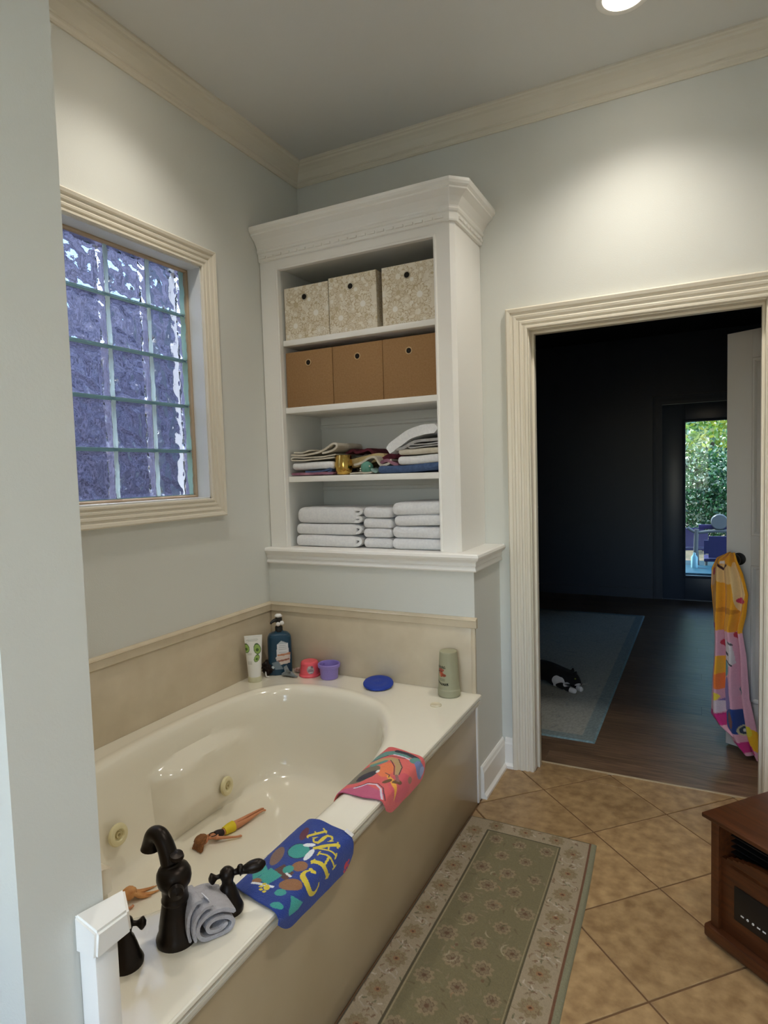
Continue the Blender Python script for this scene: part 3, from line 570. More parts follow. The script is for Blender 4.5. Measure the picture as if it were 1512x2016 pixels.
# white avocado tube standing on its cap
tb = thing('lotion_tube', 'white squeeze tube printed with avocados standing in the tub corner', 'tube', (.072, -.600, TZ), math.radians(40))
put('cap', lathe('cap', [(.001, 0), (.031, 0), (.032, .003), (.031, .022), (.029, .025), (.001, .025)], 28, caps=False), mat('pale cap', (214, 212, 180), .3), tb)
N1, N2 = 130, 150; A = np.linspace(0, 2 * PI, N1, endpoint=False); Zt = np.linspace(.024, .212, N2); AA, ZZ = np.meshgrid(A, Zt, indexing='ij'); k = (ZZ - .024) / .188
pos = np.stack([(.029 + .012 * k) * np.cos(AA), (.0285 * (1 - k) ** .8 + .0012) * np.sin(AA), ZZ], -1); Uq = -pos[..., 0]
p = Paint(np.where(np.sin(AA) < 0, pos[..., 0], 9 + pos[..., 0]), ZZ, (234, 234, 228))
def avo(x, y, s, ang):
    p.ell(x, y, .013 * s, .019 * s, (58, 92, 48), ang); p.ell(x - .004 * s * math.sin(ang), y + .008 * s, .010 * s, .013 * s, (58, 92, 48), ang); p.ell(x, y, .011 * s, .0165 * s, (150, 182, 96), ang); p.ell(x, y - .003 * s, .0055 * s, .006 * s, (70, 104, 44))
avo(.016, .150, 1.25, .2); avo(.012, .108, .9, -.5); avo(-.033, .155, 1.1, .15)
for y, w in ((.198, .024), (.192, .03), (.187, .024)): p.line([(-w, y), (w * .7, y)], .0022, (168, 170, 160), .8)
for y in (.132, .127, .094, .089, .084): p.line([(-.028, y), (-.010, y)], .0018, (176, 178, 168), .8)
p.line([(-.03, .206), (.03, .206)], .001, (200, 200, 196)); painted('body', pos, p.C, M_LABEL, tb, wrap=True)
# teal pump bottle
pb = thing('pump_bottle', 'dark teal pump shampoo bottle with a peeling label in the tub corner', 'bottle', (.115, -.462, TZ), math.radians(40))
def fb(p):
    p.poly([(-.09, .055), (-.04, .055), (-.04, .148), (-.09, .148)], (20, 62, 84), 0); x0 = -.064
    p.poly([(x0 - .022, .148), (x0 + .02, .150), (x0 + .024, .085), (x0 - .026, .082)], (222, 226, 230)); p.poly([(x0 - .022, .148), (x0 - .006, .165), (x0 + .018, .150)], (190, 200, 206))
    p.poly([(x0 - .03, .088), (x0 + .03, .094), (x0 + .026, .055), (x0 - .02, .05)], (214, 200, 190)); p.line([(x0 - .018, .096), (x0 + .026, .100)], .010, (196, 140, 108)); p.line([(x0 - .02, .068), (x0 + .02, .074)], .008, (150, 96, 80))
    for y in (.14, .132, .124, .116, .108): p.line([(x0 - .014, y), (x0 + .012, y)], .002, (140, 148, 156), .8)
    p.ell(x0 - .04, .04, .006, .006, (214, 224, 230)); p.poly([(x0 - .045, .06), (x0 - .02, .07), (x0, .03), (x0 - .03, .028)], (118, 134, 146))
painted_lathe('body', [(.001, 0), (.044, 0), (.047, .004), (.0475, .02), (.0475, .165), (.046, .178), (.040, .190), (.030, .197), (.018, .201), (.016, .206), (.001, .206)], 140, (16, 62, 86), fb, pb, M_LABEL, 1.18, .82, 3.0, 130)
put('collar', lathe('collar', [(.018, .2), (.018, .222), (.016, .226), (.008, .228), (.006, .246), (.001, .246)], 24, caps=False), M_DARK, pb)
put('pump_head', lathe('pump_head', [(.001, .246), (.016, .246), (.017, .252), (.017, .264), (.012, .268), (.001, .268)], 24, caps=False), M_DARK, pb)
put('pump_nozzle', tube('pump_nozzle', [(0, 0, .256), (-.02, -.016, .258), (-.034, -.026, .252), (-.038, -.03, .246)], [.009, .008, .006, .005], 12), M_DARK, pb)
foam = mat('soap foam', (238, 238, 236), .8)
blob('foam', (0, 0, .276), (.018, .016, .010), foam, pb, 2, .3, 3); blob('foam', (-.004, -.02, .240), (.010, .009, .010), foam, pb, 2, .3, 3); blob('foam', (.014, -.012, .243), (.011, .008, .010), foam, pb, 2, .3, 3)
# dark brown puff behind the tube
bp_ = thing('bath_puff', 'dark brown bath puff behind the white tube', 'bath puff', (.078, -.500, TZ)); 
blob('puff', (0, 0, .033), (.032, .030, .034), mat('dark brown mesh', (44, 26, 18), .9, c2=(24, 14, 10), scale=60, bump=1, bscale=200), bp_, 4, .45, 6); put('cord', tube('cord', [(.0, -.028, .02), (.012, -.04, .006), (.022, -.045, .004), (.03, -.04, .004)], [.003], 8), foam, bp_)
# small grey toy and rust toy
gt = thing('grey_toy', 'small grey winged toy lying before the pump bottle', 'toy', (.183, -.497, TZ), .3); M_GT = mat('grey toy plastic', (140, 148, 152), .5, c2=(116, 124, 128), scale=40)
put('body', tube('body', [(-.03, 0, .010), (-.012, .004, .014), (.012, 0, .014), (.034, -.012, .009), (.05, -.014, .006)], [.004, .011, .012, .007, .003], 12), M_GT, gt)
put('wing', mesh('wing', [(-.01, 0, .018), (.014, 0, .018), (.022, -.028, .036), (-.004, -.012, .04), (-.01, .004, .014), (.014, .004, .014)], [(0, 1, 2, 3), (4, 3, 2, 5), (0, 3, 4), (1, 5, 2), (0, 4, 5, 1)]), M_GT, gt); put('wing', mesh('wing', [(-.016, .006, .016), (.010, .006, .018), (-.012, .02, .050), (-.026, .018, .040), (-.016, .010, .014), (.010, .010, .014)], [(0, 1, 2, 3), (4, 3, 2, 5), (0, 3, 4), (1, 5, 2), (0, 4, 5, 1)]), M_GT, gt)
rt = thing('rust_toy', 'small rust and white toy fish behind the grey toy', 'toy', (.205, -.425, TZ), .35); put('body', tube('body', [(-.03, 0, .013), (-.01, 0, .014), (.012, 0, .014), (.024, 0, .012)], [.008, .013, .010, .004], 12), mat('rust toy', (138, 60, 36), .5, c2=(206, 190, 180), scale=70), rt)
put('tail_fin', mesh('tail_fin', [(.022, -.002, .012), (.036, -.002, .024), (.034, -.002, .002), (.022, .002, .012), (.036, .002, .024), (.034, .002, .002)], [(0, 1, 2), (3, 5, 4), (0, 3, 4, 1), (1, 4, 5, 2), (2, 5, 3, 0)]), M_DARK, rt)
# cups
pk = thing('pink_cup', 'coral pink toy cup turned upside down on the tub deck', 'cup', (.265, -.437, TZ), 0)
def fpk(p): 
    p.ell(-.038, .036, .017, .018, (176, 160, 160)); p.ell(-.038, .03, .013, .011, (140, 124, 130)); p.ell(-.044, .048, .005, .006, (196, 184, 182)); p.ell(-.030, .049, .005, .006, (120, 100, 108)); p.line([(-.048, .024), (-.03, .026)], .004, (206, 196, 196))
painted_lathe('cup_body', [(.047, .0), (.050, .001), (.0505, .008), (.046, .012), (.044, .03), (.041, .060), (.038, .067), (.033, .0695), (.001, .070)], 110, (240, 96, 108), fpk, pk, M_LABEL, nz=90)
pc = thing('purple_cup', 'lilac purple toy pail standing open beside the pink cup', 'cup', (.372, -.436, TZ), 0); M_PUR = mat('lilac plastic', (150, 132, 206), .35)
put('cup_body', lathe('cup_body', [(.001, 0), (.037, 0), (.040, .003), (.044, .05), (.045, .052), (.051, .054), (.052, .066), (.049, .070), (.046, .068), (.043, .052), (.037, .006), (.001, .005)], 36, caps=False), M_PUR, pc)
put('handle', tube('handle', [(-.040, .018, .050), (-.058, .026, .054), (-.070, .03, .045), (-.066, .028, .030), (-.048, .022, .024), (-.036, .016, .028)], [.007, .008, .008, .008, .008, .006], 10), mat('deep lilac plastic', (112, 92, 172), .4), pc)
# blue disc
fd = put('toy_disc', lathe('toy_disc', [(.056, .0), (.066, .002), (.067, .006), (.064, .011), (.056, .0135), (.042, .0145), (.036, .0135), (.022, .0135), (.018, .0145), (.001, .0145)], 44, caps=False), mat('cobalt blue plastic', (28, 60, 158), .4), None, (.637, -.456, TZ + .0105), (math.radians(8.5), 0, math.radians(25))); tag(fd, 'cobalt blue round plastic disc tilted on the tub deck', 'disc')
# pale green bottle
gb = thing('green_bottle', 'sage green shampoo bottle standing upside down at the far tub corner', 'bottle', (.960, -.434, TZ), math.radians(0))
def fgb(p):
    c = -.082
    arc = lambda y, b, w, col, x0=-.026, x1=.028: p.line([(c + x, y + b * ((x - .0) / .026) ** 2) for x in np.linspace(x0, x1, 9)], w, col)
    for i, x in enumerate(np.linspace(-.026, .016, 9)): p.line([(c + x, .132 - .2 * max(0, x) ** 2 - .003 * (i % 2)), (c + x + .0015, .122)], .0034, (38, 44, 32))
    p.ell(c - .004, .115, .017, .006, (160, 84, 66)); p.line([(c - .022, .108), (c + .002, .109)], .004, (72, 30, 26)); p.ell(c - .004, .098, .013, .011, (176, 84, 60)); p.ell(c + .010, .095, .009, .006, (140, 70, 48)); p.ell(c - .012, .094, .004, .007, (200, 150, 110))
    for y in (.078, .072): p.line([(c - .016, y), (c + .012, y)], .0016, (96, 104, 80))
    for i, x in enumerate(np.linspace(-.028, .024, 11)): p.line([(c + x, .060 + 9 * max(0, -x) ** 2 + 3 * x * x), (c + x + .001, .053 + 9 * max(0, -x) ** 2 + 3 * x * x)], .0038, (24, 28, 20))
painted_lathe('body', [(.001, 0), (.044, 0), (.0475, .004), (.0475, .030), (.045, .033), (.0445, .036), (.043, .09), (.039, .15), (.037, .182), (.036, .187), (.001, .190)], 140, (162, 160, 132), fgb, gb, M_MATTE, nz=140)

# ---------------------------------------------------------------- dolls in the tub
M_SKIN = mat('doll skin', (206, 140, 100), .45); M_HAIR = mat('brown doll hair', (150, 100, 54), .6, c2=(112, 68, 34), scale=40, stretch=(1, 6, 6)); M_ORH = mat('orange blond doll hair', (216, 160, 100), .6, c2=(190, 126, 72), scale=40)
def doll(name, loc, rz, label, hairm, dress, tilt=0):
    d = thing(name, label, 'doll', loc, rz); d.rotation_euler = (0, tilt, rz)
    # local +x runs from head to feet; the doll lies on its front, turned to one side
    Vv = [(.128, 0, .016), (.105, 0, .017), (.088, 0, .015), (.066, 0, .018), (.052, 0, .019), (.040, 0, .019), (.026, .0, .024),
          (.150, .009, .015), (.205, .008, .016), (.212, .008, .016), (.262, .004, .018), (.280, .005, .016), (.293, .006, .010),
          (.150, -.009, .014), (.205, -.008, .013), (.262, -.005, .014), (.280, -.005, .013), (.293, -.006, .008),
          (.052, -.018, .019), (.080, -.034, .012), (.112, -.056, .007), (.122, -.060, .006), (.128, -.057, .006), (.127, -.065, .006),
          (.052, .018, .019), (.030, .036, .010), (.008, .040, .007), (.0, .038, .010)]
    E = [(0, 1), (1, 2), (2, 3), (3, 4), (4, 5), (5, 6), (0, 7), (7, 8), (8, 9), (9, 10), (10, 11), (11, 12), (0, 13), (13, 14), (14, 15), (15, 16), (16, 17), (4, 18), (18, 19), (19, 20), (20, 21), (21, 22), (21, 23), (4, 24), (24, 25), (25, 26), (26, 27)]
    R = [.016, .0145, .0105, .0125, .013, .0055, .006, .0115, .0075, .0075, .0045, .004, .0045, .0115, .0075, .0045, .004, .0045, .0065, .005, .0038, .0045, .002, .002, .0065, .005, .0038, .0045]
    body = skin('body', Vv, E, R, M_SKIN, d, 2)
    hd = blob('head', (.008, 0, .026), (.017, .014, .015), M_SKIN, d, 3)
    put('nose', lathe('nose', [(.003, 0), (.002, .003), (.0003, .005)], 8, caps=False), M_SKIN, hd, (.003, -.0135, 0), (PI / 2, 0, 0))
    for s in (-1, 1): blob('eye', (-.002, -.0125, s * .005), (.0028, .0014, .002), M_DARK, hd, 1)
    blob('mouth', (.009, -.0115, 0), (.0018, .001, .0034), mat('doll lips', (176, 60, 70), .4), hd, 1)
    if dress:
        put('shorts', tube('shorts', [(.096, 0, .0165), (.108, 0, .017), (.122, 0, .017), (.138, 0, .016)], [.0145, .0165, .0185, .0195], 18), mat('yellow doll shorts', (232, 208, 40), .6), d)
        put('top', tube('top', [(.056, 0, .019), (.066, 0, .019), (.080, 0, .017), (.090, 0, .016)], [.0145, .0150, .0135, .0115], 18), mat('black doll top', (40, 28, 30), .6), d)
        put('strap', tube('strap', [(.056, -.012, .028), (.042, -.012, .029), (.036, -.006, .028)], [.0016], 8), M_DARK, d); put('strap', tube('strap', [(.056, .012, .028), (.042, .012, .029), (.036, .006, .028)], [.0016], 8), M_DARK, d)
    h = blob('hair', (-.002, .003, .030), (.024, .020, .0195), hairm, d, 3, .22, 4)
    for i in range(9):
        a = -1.2 + i * .3; lk = .05 if dress else 1.2; put('hair_lock', tube('hair_lock', [(-.006, .012 * math.sin(a), .034), (-.012 - lk * .006, .02 * math.sin(a), .022), (-.018 - lk * .016, .024 * math.sin(a), .008), (-.024 - lk * (.03 + .012 * (i % 4)), .026 * math.sin(a) + .008 * lk, .004)], [.007, .006, .005, .001], 8), hairm, h if False else d)
    return d
dl = doll('fashion_doll', (.312, -1.222, .094), math.radians(79), 'brown haired fashion doll in yellow shorts lying in the tub', M_HAIR, True)
d2 = doll('fashion_doll', (.300, -1.535, .094), math.radians(-105), 'orange haired fashion doll behind the white end post', M_ORH, False)

# ---------------------------------------------------------------- storage boxes on the upper shelves
M_FLORAL = vmat('floral wrapped board', .35, .0, 100, coat=.3)
def floral_face(w, h, seed):
    rs = np.random.RandomState(seed); n1, n2 = int(w / .0016), int(h / .0016); U, Vv = grid(n1, n2, 0, w, 0, h); p = Paint(U, Vv, (228, 219, 200)); C1, LN = (226, 216, 196), (188, 168, 132)
    for i in range(70):
        x, y = rs.rand() * w, rs.rand() * h; r = .018 + .028 * rs.rand() ** 2; p.flower(x, y, r, [(230, 222, 204), (220, 208, 184), (226, 216, 195)][i % 3], [(236, 230, 216), (200, 184, 150)][i % 2], 10 + i % 5, rs.rand() * 3, 1, LN if i % 4 else (194, 176, 142))
    for i in range(30): x, y = rs.rand() * w, rs.rand() * h; p.ell(x, y, .006, .012, (234, 226, 208), rs.rand() * 3)
    for x, y, r in ((.25 * w, .26 * h, .042), (.72 * w, .45 * h, .046), (.58 * w, .72 * h, .03)): p.flower(x, y, r, (226, 216, 194), (240, 236, 226), 13, .3, 1, LN)
    return n1, n2, p
def shelf_box(x0, x1, yf, z0, h, label, kind, seed, hx, hz, group):
    w = x1 - x0; d = .255; b = thing(kind, label, 'box', (x0, yf, z0), 0, group); hr = .0125
    if kind == 'floral_box':
        def face(nm, pos): n1, n2, p = floral_face(pos[0], pos[1], seed + pos[2]); return n1, n2, p
        n1, n2, p = floral_face(w, h, seed); U, Vv = p.U, p.V; hole = np.hypot(U - hx, Vv - hz) < hr; p.put(hole, (16, 14, 12)); rr = lambda t, L: np.minimum(t, L - t)
        e = np.minimum(rr(U, w), rr(Vv, h)); dep = .003 * np.clip(1 - e / .004, 0, 1) ** 2
        painted('front', np.stack([U, dep, Vv], -1), p.C, M_FLORAL, b)
        n1, n2, p = floral_face(d, h, seed + 1)
        painted('side', np.stack([np.full(p.U.shape, w), p.U + .003, p.V], -1), p.C, M_FLORAL, b); painted('side', np.stack([np.zeros(p.U.shape), p.U + .003, p.V], -1), p.C, M_FLORAL, b)
        box('shell', (.001, w - .001, .0042, d, .0, h - .003), mat('floral box lining', (196, 182, 152), .7), b, .003)
    else:
        box('shell', (0, w, 0, d, 0, h), M_KRAFT, b, .003)
    put('grommet', lathe('grommet', [(hr + .004, 0), (hr + .003, .003), (hr, .003), (hr - .001, .0)], 28, caps=False), M_SILVER if kind == 'floral_box' else mat('tan grommet', (196, 166, 124), .6), b, (hx, -.0003, hz), (PI / 2, 0, 0))
    put('finger_hole', lathe('finger_hole', [(hr, .0), (.001, .0006)], 28, caps=False), M_VOID, b, (hx, -.0006, hz), (PI / 2, 0, 0)); return b
YB = SF + .006; z3 = SH[2][1] + .0005; z2 = SH[1][1] + .0005
shelf_box(.112, .360, YB + .004, z3, .246, 'cream floral storage box at the wall end of the top shelf', 'floral_box', 3, .118, .192, 'floral boxes on the top shelf')
shelf_box(.364, .612, YB + .002, z3, .254, 'cream floral storage box in the middle of the top shelf', 'floral_box', 11, .118, .200, 'floral boxes on the top shelf')
shelf_box(.641, .892, YB, z3, .252, 'glossy cream floral storage box at the doorway end of the top shelf', 'floral_box', 25, .124, .202, 'floral boxes on the top shelf')
shelf_box(.110, .372, YB + .002, z2, .262, 'plain brown storage box at the wall end of its shelf', 'kraft_box', 3, .130, .205, 'brown boxes on the second shelf')
shelf_box(.374, .634, YB + .002, z2, .262, 'plain brown storage box between two brown boxes', 'kraft_box', 3, .132, .205, 'brown boxes on the second shelf')
shelf_box(.636, .893, YB, z2, .262, 'plain brown storage box at the doorway end of its shelf', 'kraft_box', 3, .128, .200, 'brown boxes on the second shelf')

# ---------------------------------------------------------------- folded towels
zb = CZ0 + .0005
def layered(name, x0, x1, z, h, yf, yb, label, group, m):
    """towel folded with the fold to the front: plain front, its layers showing at the right-hand end"""
    t = thing(name, label, 'towel', ((x0 + x1) / 2, (yf + yb) / 2, z), 0, group); w = x1 - x0
    rbox('outer_fold', (w - .03, yb - yf, h), h * .40, m, t, (-.015, 0, 0), None, .0025, 9, 4)
    nf = 2 if h > .06 else 1
    for k in range(nf):
        q = 2 / nf; zc = h * ((.27 + .46 * k) if nf == 2 else .5); o = strip('end_fold', [(-.045, -h * .12 * q), (0, -h * .13 * q), (.016, .004), (0, h * .13 * q), (-.045, h * .12 * q)], h * .17 * q ** .6, (yf - yb) / 2 + .012, (yb - yf) / 2 - .01, m, t, 5, 6, .002); o.location = (w / 2 - .025 + .004 * k, 0, zc)
    return t
hs = [.056, .052, .078]; z = zb; nm = ['bottom', 'middle', 'top']
for k in range(3): layered('bath_towel', .122, .492, z, hs[k], SF + .012 + .006 * k, -.045, 'white bath towel, %s of the wide three-towel stack on the lowest shelf' % nm[k], 'white towels on the lowest shelf', M_WTOWEL); z += hs[k] + .0015
def pillow(name, x0, x1, z, h, yf, label, group, m, tilt=0, sag=None, r=.46): 
    t = rbox(name, (x1 - x0, -.05 - yf, h), h * r, m, None, ((x0 + x1) / 2, (yf - .05) / 2, z), (0, tilt, 0), .003, 9, 4, sag); tag(t, label, 'towel', group); return t
z = zb
for k, h in enumerate((.048, .044, .046, .050)): pillow('bath_towel', .496, .648, z, h, SF + .02, 'white towel, %s of the narrow middle stack of four' % ['lowest', 'second from the bottom', 'third from the bottom', 'topmost'][k], 'white towels on the lowest shelf', M_WTOWEL, 0, (lambda x, y, k=k: -.006 * (k > 1) * (x + .07) / .14)); z += h + .001
z = zb
for k, (h, xa) in enumerate(((.050, .650), (.052, .652), (.048, .664), (.058, .652))): pillow('bath_towel', xa, .896, z, h, SF + .006, 'white towel, %s of the doorway end stack on the lowest shelf' % ['lowest', 'second from the bottom', 'third from the bottom', 'topmost'][k], 'white towels on the lowest shelf', M_WTOWEL, 0, (lambda x, y, k=k: (.004 if k > 1 else 0) * (x + .1) / .2)); z += h + .001
# third shelf, wall end
zs = SH[0][1] + .0005; yf = SF + .010; G3 = 'folded cloths on the third shelf'
def cl(name, path, th, m, label, y0=None, y1=-.07, nz=.0025, cat='cloth'):
    o = strip(name, path, th, yf if y0 is None else y0, y1, m, None, 6, 8, nz); return tag(o, label, cat, G3)
cl('folded_cloth', [(.122, zs + .010), (.20, zs + .010), (.29, zs + .010), (.352, zs + .010)], .012, M_PINKC, 'dusty pink cloth at the very bottom of the wall end pile')
cl('folded_cloth', [(.20, zs + .020), (.28, zs + .020), (.315, zs + .024), (.338, zs + .030), (.344, zs + .022), (.325, zs + .016)], .008, M_BLUEC, 'blue cloth sticking out of the wall end pile beside the gold tumbler')
pillow('folded_towel', .118, .358, zs + .030, .036, yf, 'white towel in the wall end pile under the cream cloths', G3, M_WTOWEL)
cl('folded_cloth', [(.362, zs + .084), (.28, zs + .079), (.18, zs + .075), (.126, zs + .078), (.120, zs + .086), (.132, zs + .090), (.20, zs + .087), (.30, zs + .090), (.368, zs + .097)], .0065, M_CREAM, 'thin cream cloth folded under the curled one')
cl('folded_cloth', [(.122, zs + .104), (.16, zs + .099), (.21, zs + .101), (.27, zs + .110), (.32, zs + .128), (.355, zs + .145), (.374, zs + .146), (.378, zs + .132), (.352, zs + .116), (.30, zs + .107)], .009, M_CREAM, 'cream cloth with a curled loop end on top of the wall end pile')
cl('folded_cloth', [(.124, zs + .116), (.17, zs + .113), (.21, zs + .121), (.24, zs + .120)], .007, M_CREAM, 'small cream fold lying on the wall end pile', yf + .02)
# gold tumbler
tm = put('gold_tumbler', lathe('gold_tumbler', [(.001, 0), (.026, 0), (.034, .006), (.041, .022), (.0435, .042), (.042, .062), (.038, .086), (.0365, .092), (.0345, .092), (.036, .084), (.040, .060), (.0415, .042), (.038, .022), (.001, .006)], 40, caps=False), M_GOLD, None, (.392, SF + .046, zs)); tag(tm, 'shiny gold stemless tumbler on the third shelf', 'tumbler')
# middle jumble
cl('crumpled_cloth', [(.36, zs + .10), (.40, zs + .118), (.42, zs + .105), (.46, zs + .112), (.49, zs + .118), (.51, zs + .10), (.505, zs + .085)], .012, M_MAROON, 'maroon cloth behind the gold tumbler', SF + .12, -.03)
cl('crumpled_cloth', [(.40, zs + .05), (.46, zs + .062), (.51, zs + .072), (.55, zs + .076), (.572, zs + .072)], .040, M_YELC, 'pale yellow towel lying behind the teal ball', SF + .10, -.03)
cl('folded_cloth', [(.584, zs + .010), (.574, zs + .012), (.566, zs + .016), (.560, zs + .022)], .012, mat('pale teal cloth', (136, 164, 158), .95, bump=.8, bscale=380), 'pale teal cloth folded beside the teal ball')
cl('folded_cloth', [(.46, zs + .046), (.50, zs + .055), (.535, zs + .074), (.565, zs + .075), (.585, zs + .052), (.60, zs + .040), (.635, zs + .045), (.650, zs + .062)], .010, M_CREAM, 'cream cloth draped over the teal ball', SF + .03, SF + .095)
cl('folded_cloth', [(.60, zs + .052), (.63, zs + .06), (.66, zs + .046), (.68, zs + .04)], .014, M_PINKC, 'mauve cloth tucked under the white towel pile', SF + .03)
cl('crumpled_cloth', [(.58, zs + .06), (.62, zs + .08), (.66, zs + .085), (.68, zs + .06)], .03, M_MAROON, 'dark maroon towel beside the white towel pile', SF + .09, -.03)
tr = thing('teal_ball', 'teal green bath ball on the third shelf', 'ball', (.520, SF + .042, zs)); blob('ball', (0, 0, .030), (.030, .030, .030), M_TEALC, tr, 3); 
for k in range(5): blob('white_spot', (.026 * math.cos(k * 1.3 - 2.6), -.024 + .006 * (k % 2), .016 + .010 * (k % 3)), (.005, .004, .004), M_CHROME, tr, 1)
cl('folded_cloth', [(.45, zs + .005), (.49, zs + .008), (.53, zs + .006), (.56, zs + .008)], .007, M_CREAM, 'thin pale cloth lying under the teal ball', yf - .004)
# doorway end pile
pillow('folded_towel', .590, .897, zs, .034, yf, 'denim blue towel at the bottom of the doorway end pile', G3, M_BLUEC, 0, lambda x, y: .012 * max(0, x / .15))
pillow('folded_towel', .688, .898, zs + .036, .038, yf - .003, 'bright white towel lying on the denim blue one', G3, M_WTOWEL, 0, lambda x, y: .008 * max(0, x / .11))
pillow('folded_towel', .694, .897, zs + .080, .026, yf, 'thin white towel, second from the bottom in the doorway end pile', G3, M_CREAM, 0, lambda x, y: .006 * max(0, x / .11))
cl('folded_cloth', [(.890, zs + .118), (.84, zs + .114), (.77, zs + .110), (.748, zs + .116), (.752, zs + .124), (.79, zs + .122), (.85, zs + .124), (.890, zs + .128)], .006, M_GREYC, 'light grey sheet with an open fold in the doorway end pile')
cl('folded_cloth', [(.690, zs + .106), (.72, zs + .112), (.76, zs + .129), (.80, zs + .139), (.86, zs + .141), (.888, zs + .141)], .013, M_GREYC, 'grey gathered sheet under the thick white towel')
cl('folded_towel', [(.660, zs + .106), (.666, zs + .118), (.70, zs + .140), (.75, zs + .168), (.81, zs + .186), (.845, zs + .190), (.872, zs + .190)], .042, M_WTOWEL, 'thick white towel arching over the top of the doorway end pile', cat='towel')

# ---------------------------------------------------------------- green floral rug
def rug():
    w0, y0, y1 = .0, -.485, -2.62; L = y0 - y1; nu, nv = 205, 860; S, T = grid(nu, nv, 0, 1, 0, L)
    xl = 1.062 + .0 * T; xr = 1.5535 + .030 * T / .85; pos = np.stack([xl + (xr - xl) * S, y0 - T + .012 * S * 0, np.zeros_like(S)], -1)
    Wd = .50; U = S * Wd; p = Paint(U, T, (124, 122, 88)); FIELD, BORD, LINE, RUST, CRM, GOLD, GRN = (122, 112, 80), (162, 145, 118), (84, 76, 52), (122, 92, 66), (146, 130, 104), (136, 120, 86), (96, 98, 68)
    rs = np.random.RandomState(5)
    p.put(np.ones_like(U, bool), BORD); bd = .098; x1 = .474
    fm = (U > bd) & (U < x1 - bd) & (T > .078)
    def med(x, y, r, ang=0):
        p.flower(x, y, r, GOLD, (150, 130, 96), 9, ang, .8); p.flower(x, y, r * .72, (146, 128, 96), RUST, 7, ang + .4, .6, RUST); p.ell(x, y, r * .3, r * .24, (150, 112, 76)); p.ell(x, y, r * .14, r * .12, (98, 62, 40))
    def leafy(x, y, s):
        for k in range(5): a = rs.rand() * 6.28; q = (x + s * math.cos(a), y + s * math.sin(a)); p.line([q, (q[0] + .012 * math.cos(a + 1), q[1] + .012 * math.sin(a + 1))], [.006, .002], [RUST, GRN, (120, 104, 78), (200, 184, 164)][k % 4], .8)
    for k in range(int(L / .118) + 1):
        y = .10 + k * .118
        for x in (bd / 2, x1 - bd / 2): med(x, y, .033, k); leafy(x - .02, y + .058, .018); leafy(x + .02, y + .058, .018); leafy(x, y + .058, .008); p.line([(x - .03, y + .05), (x - .01, y + .062), (x + .012, y + .055), (x + .03, y + .066)], .004, (178, 164, 144), .7)
    for x in np.arange(.09, .42, .118): med(x + .03, .04, .031, x * 9); leafy(x + .085, .04, .018)
    p.put(fm, FIELD)
    for k in range(int(L / .088)):
        y = .125 + k * .088
        for c in range(3):
            x = bd + .045 + c * .095 + (.045 if k % 2 else 0) + rs.uniform(-.008, .008)
            if x > x1 - bd - .03: continue
            r = .024 + .012 * rs.rand(); p.flower(x, y, r, (150, 132, 102), (140, 110, 82), 9, rs.rand() * 3, .85); p.flower(x, y, r * .66, (122, 106, 80), CRM, 6, rs.rand(), .7, (92, 66, 46)); p.ell(x, y, r * .22, r * .18, (104, 78, 54))
            for q in range(4): a = rs.rand() * 6.28; p.line([(x + 1.35 * r * math.cos(a), y + 1.35 * r * math.sin(a)), (x + 1.7 * r * math.cos(a + .35), y + 1.7 * r * math.sin(a + .35))], [.007, .002], [CRM, (128, 122, 92), (102, 84, 60), (140, 126, 98)][q], .6)
    for k in range(int(L * 34)):
        x, y = rs.uniform(bd + .02, x1 - bd - .02), rs.uniform(.10, L); a = rs.rand() * 6.28; q = rs.uniform(.012, .026); col = [(160, 144, 112), (152, 122, 90), (98, 92, 62), (166, 152, 124)][k % 4]
        th = np.linspace(a, a + rs.uniform(1.2, 2.6), 7); p.line([(x + q * math.cos(t), y + q * math.sin(t)) for t in th], [.001, .003, .005, .006, .005, .003, .001], col, .85)
        if k % 3 == 0: p.ell(x, y, .006, .005, (112, 82, 58), a, .8)
    for k in range(int(L * 60)):
        x = rs.choice([rs.uniform(.012, bd - .008), rs.uniform(x1 - bd + .008, x1 - .01)]); y = rs.uniform(.02, L); a = rs.rand() * 6.28; q = rs.uniform(.008, .02); th = np.linspace(a, a + 1.8, 6); p.line([(x + q * math.cos(t), y + q * math.sin(t)) for t in th], [.001, .004, .005, .004, .003, .001], [(190, 176, 156), (130, 112, 82), (118, 88, 64)][k % 3], .6)
    # keep the field motifs inside the field, then the frame lines
    p.line([(bd, .078), (bd, L)], .006, LINE); p.line([(x1 - bd, .078), (x1 - bd, L)], .006, LINE); p.line([(bd, .078), (x1 - bd, .078)], .006, LINE); p.line([(bd + .006, .084), (bd + .006, L)], .003, (158, 142, 108)); p.line([(x1 - bd - .006, .084), (x1 - bd - .006, L)], .003, (158, 142, 108))
    p.put(T < .010, (106, 96, 66)); p.put(U < .008, LINE); p.put((U > x1) & (U < x1 + .008), (112, 74, 48)); p.put(U >= x1 + .008, (136, 132, 104)); p.noise(1, .22)
    pos[..., 2] = .0085 + .0015 * np.sin(T * 9 + S * 4)
    pos[..., 0] += .004 * np.sin(T * 5.5) * S ** 2; ed = np.minimum(np.minimum(S / .012, (1 - S) / .012), np.minimum(T / .006, (L - T) / .006)); pos[..., 2] *= np.clip(ed, .12, 1)
    o = painted('rug', pos, p.C, vmat('woven pile', .97, .8, 700, sheen=.1)); bm = bmesh.new(); bm.from_mesh(o.data); be = [e for e in bm.edges if e.is_boundary]
    r = bmesh.ops.extrude_edge_only(bm, edges=be)
    for g in r['geom']:
        if isinstance(g, bmesh.types.BMVert): g.co.z = .0005
    bmesh.ops.recalc_face_normals(bm, faces=bm.faces); bm.to_mesh(o.data); bm.free(); shade(o.data, True)
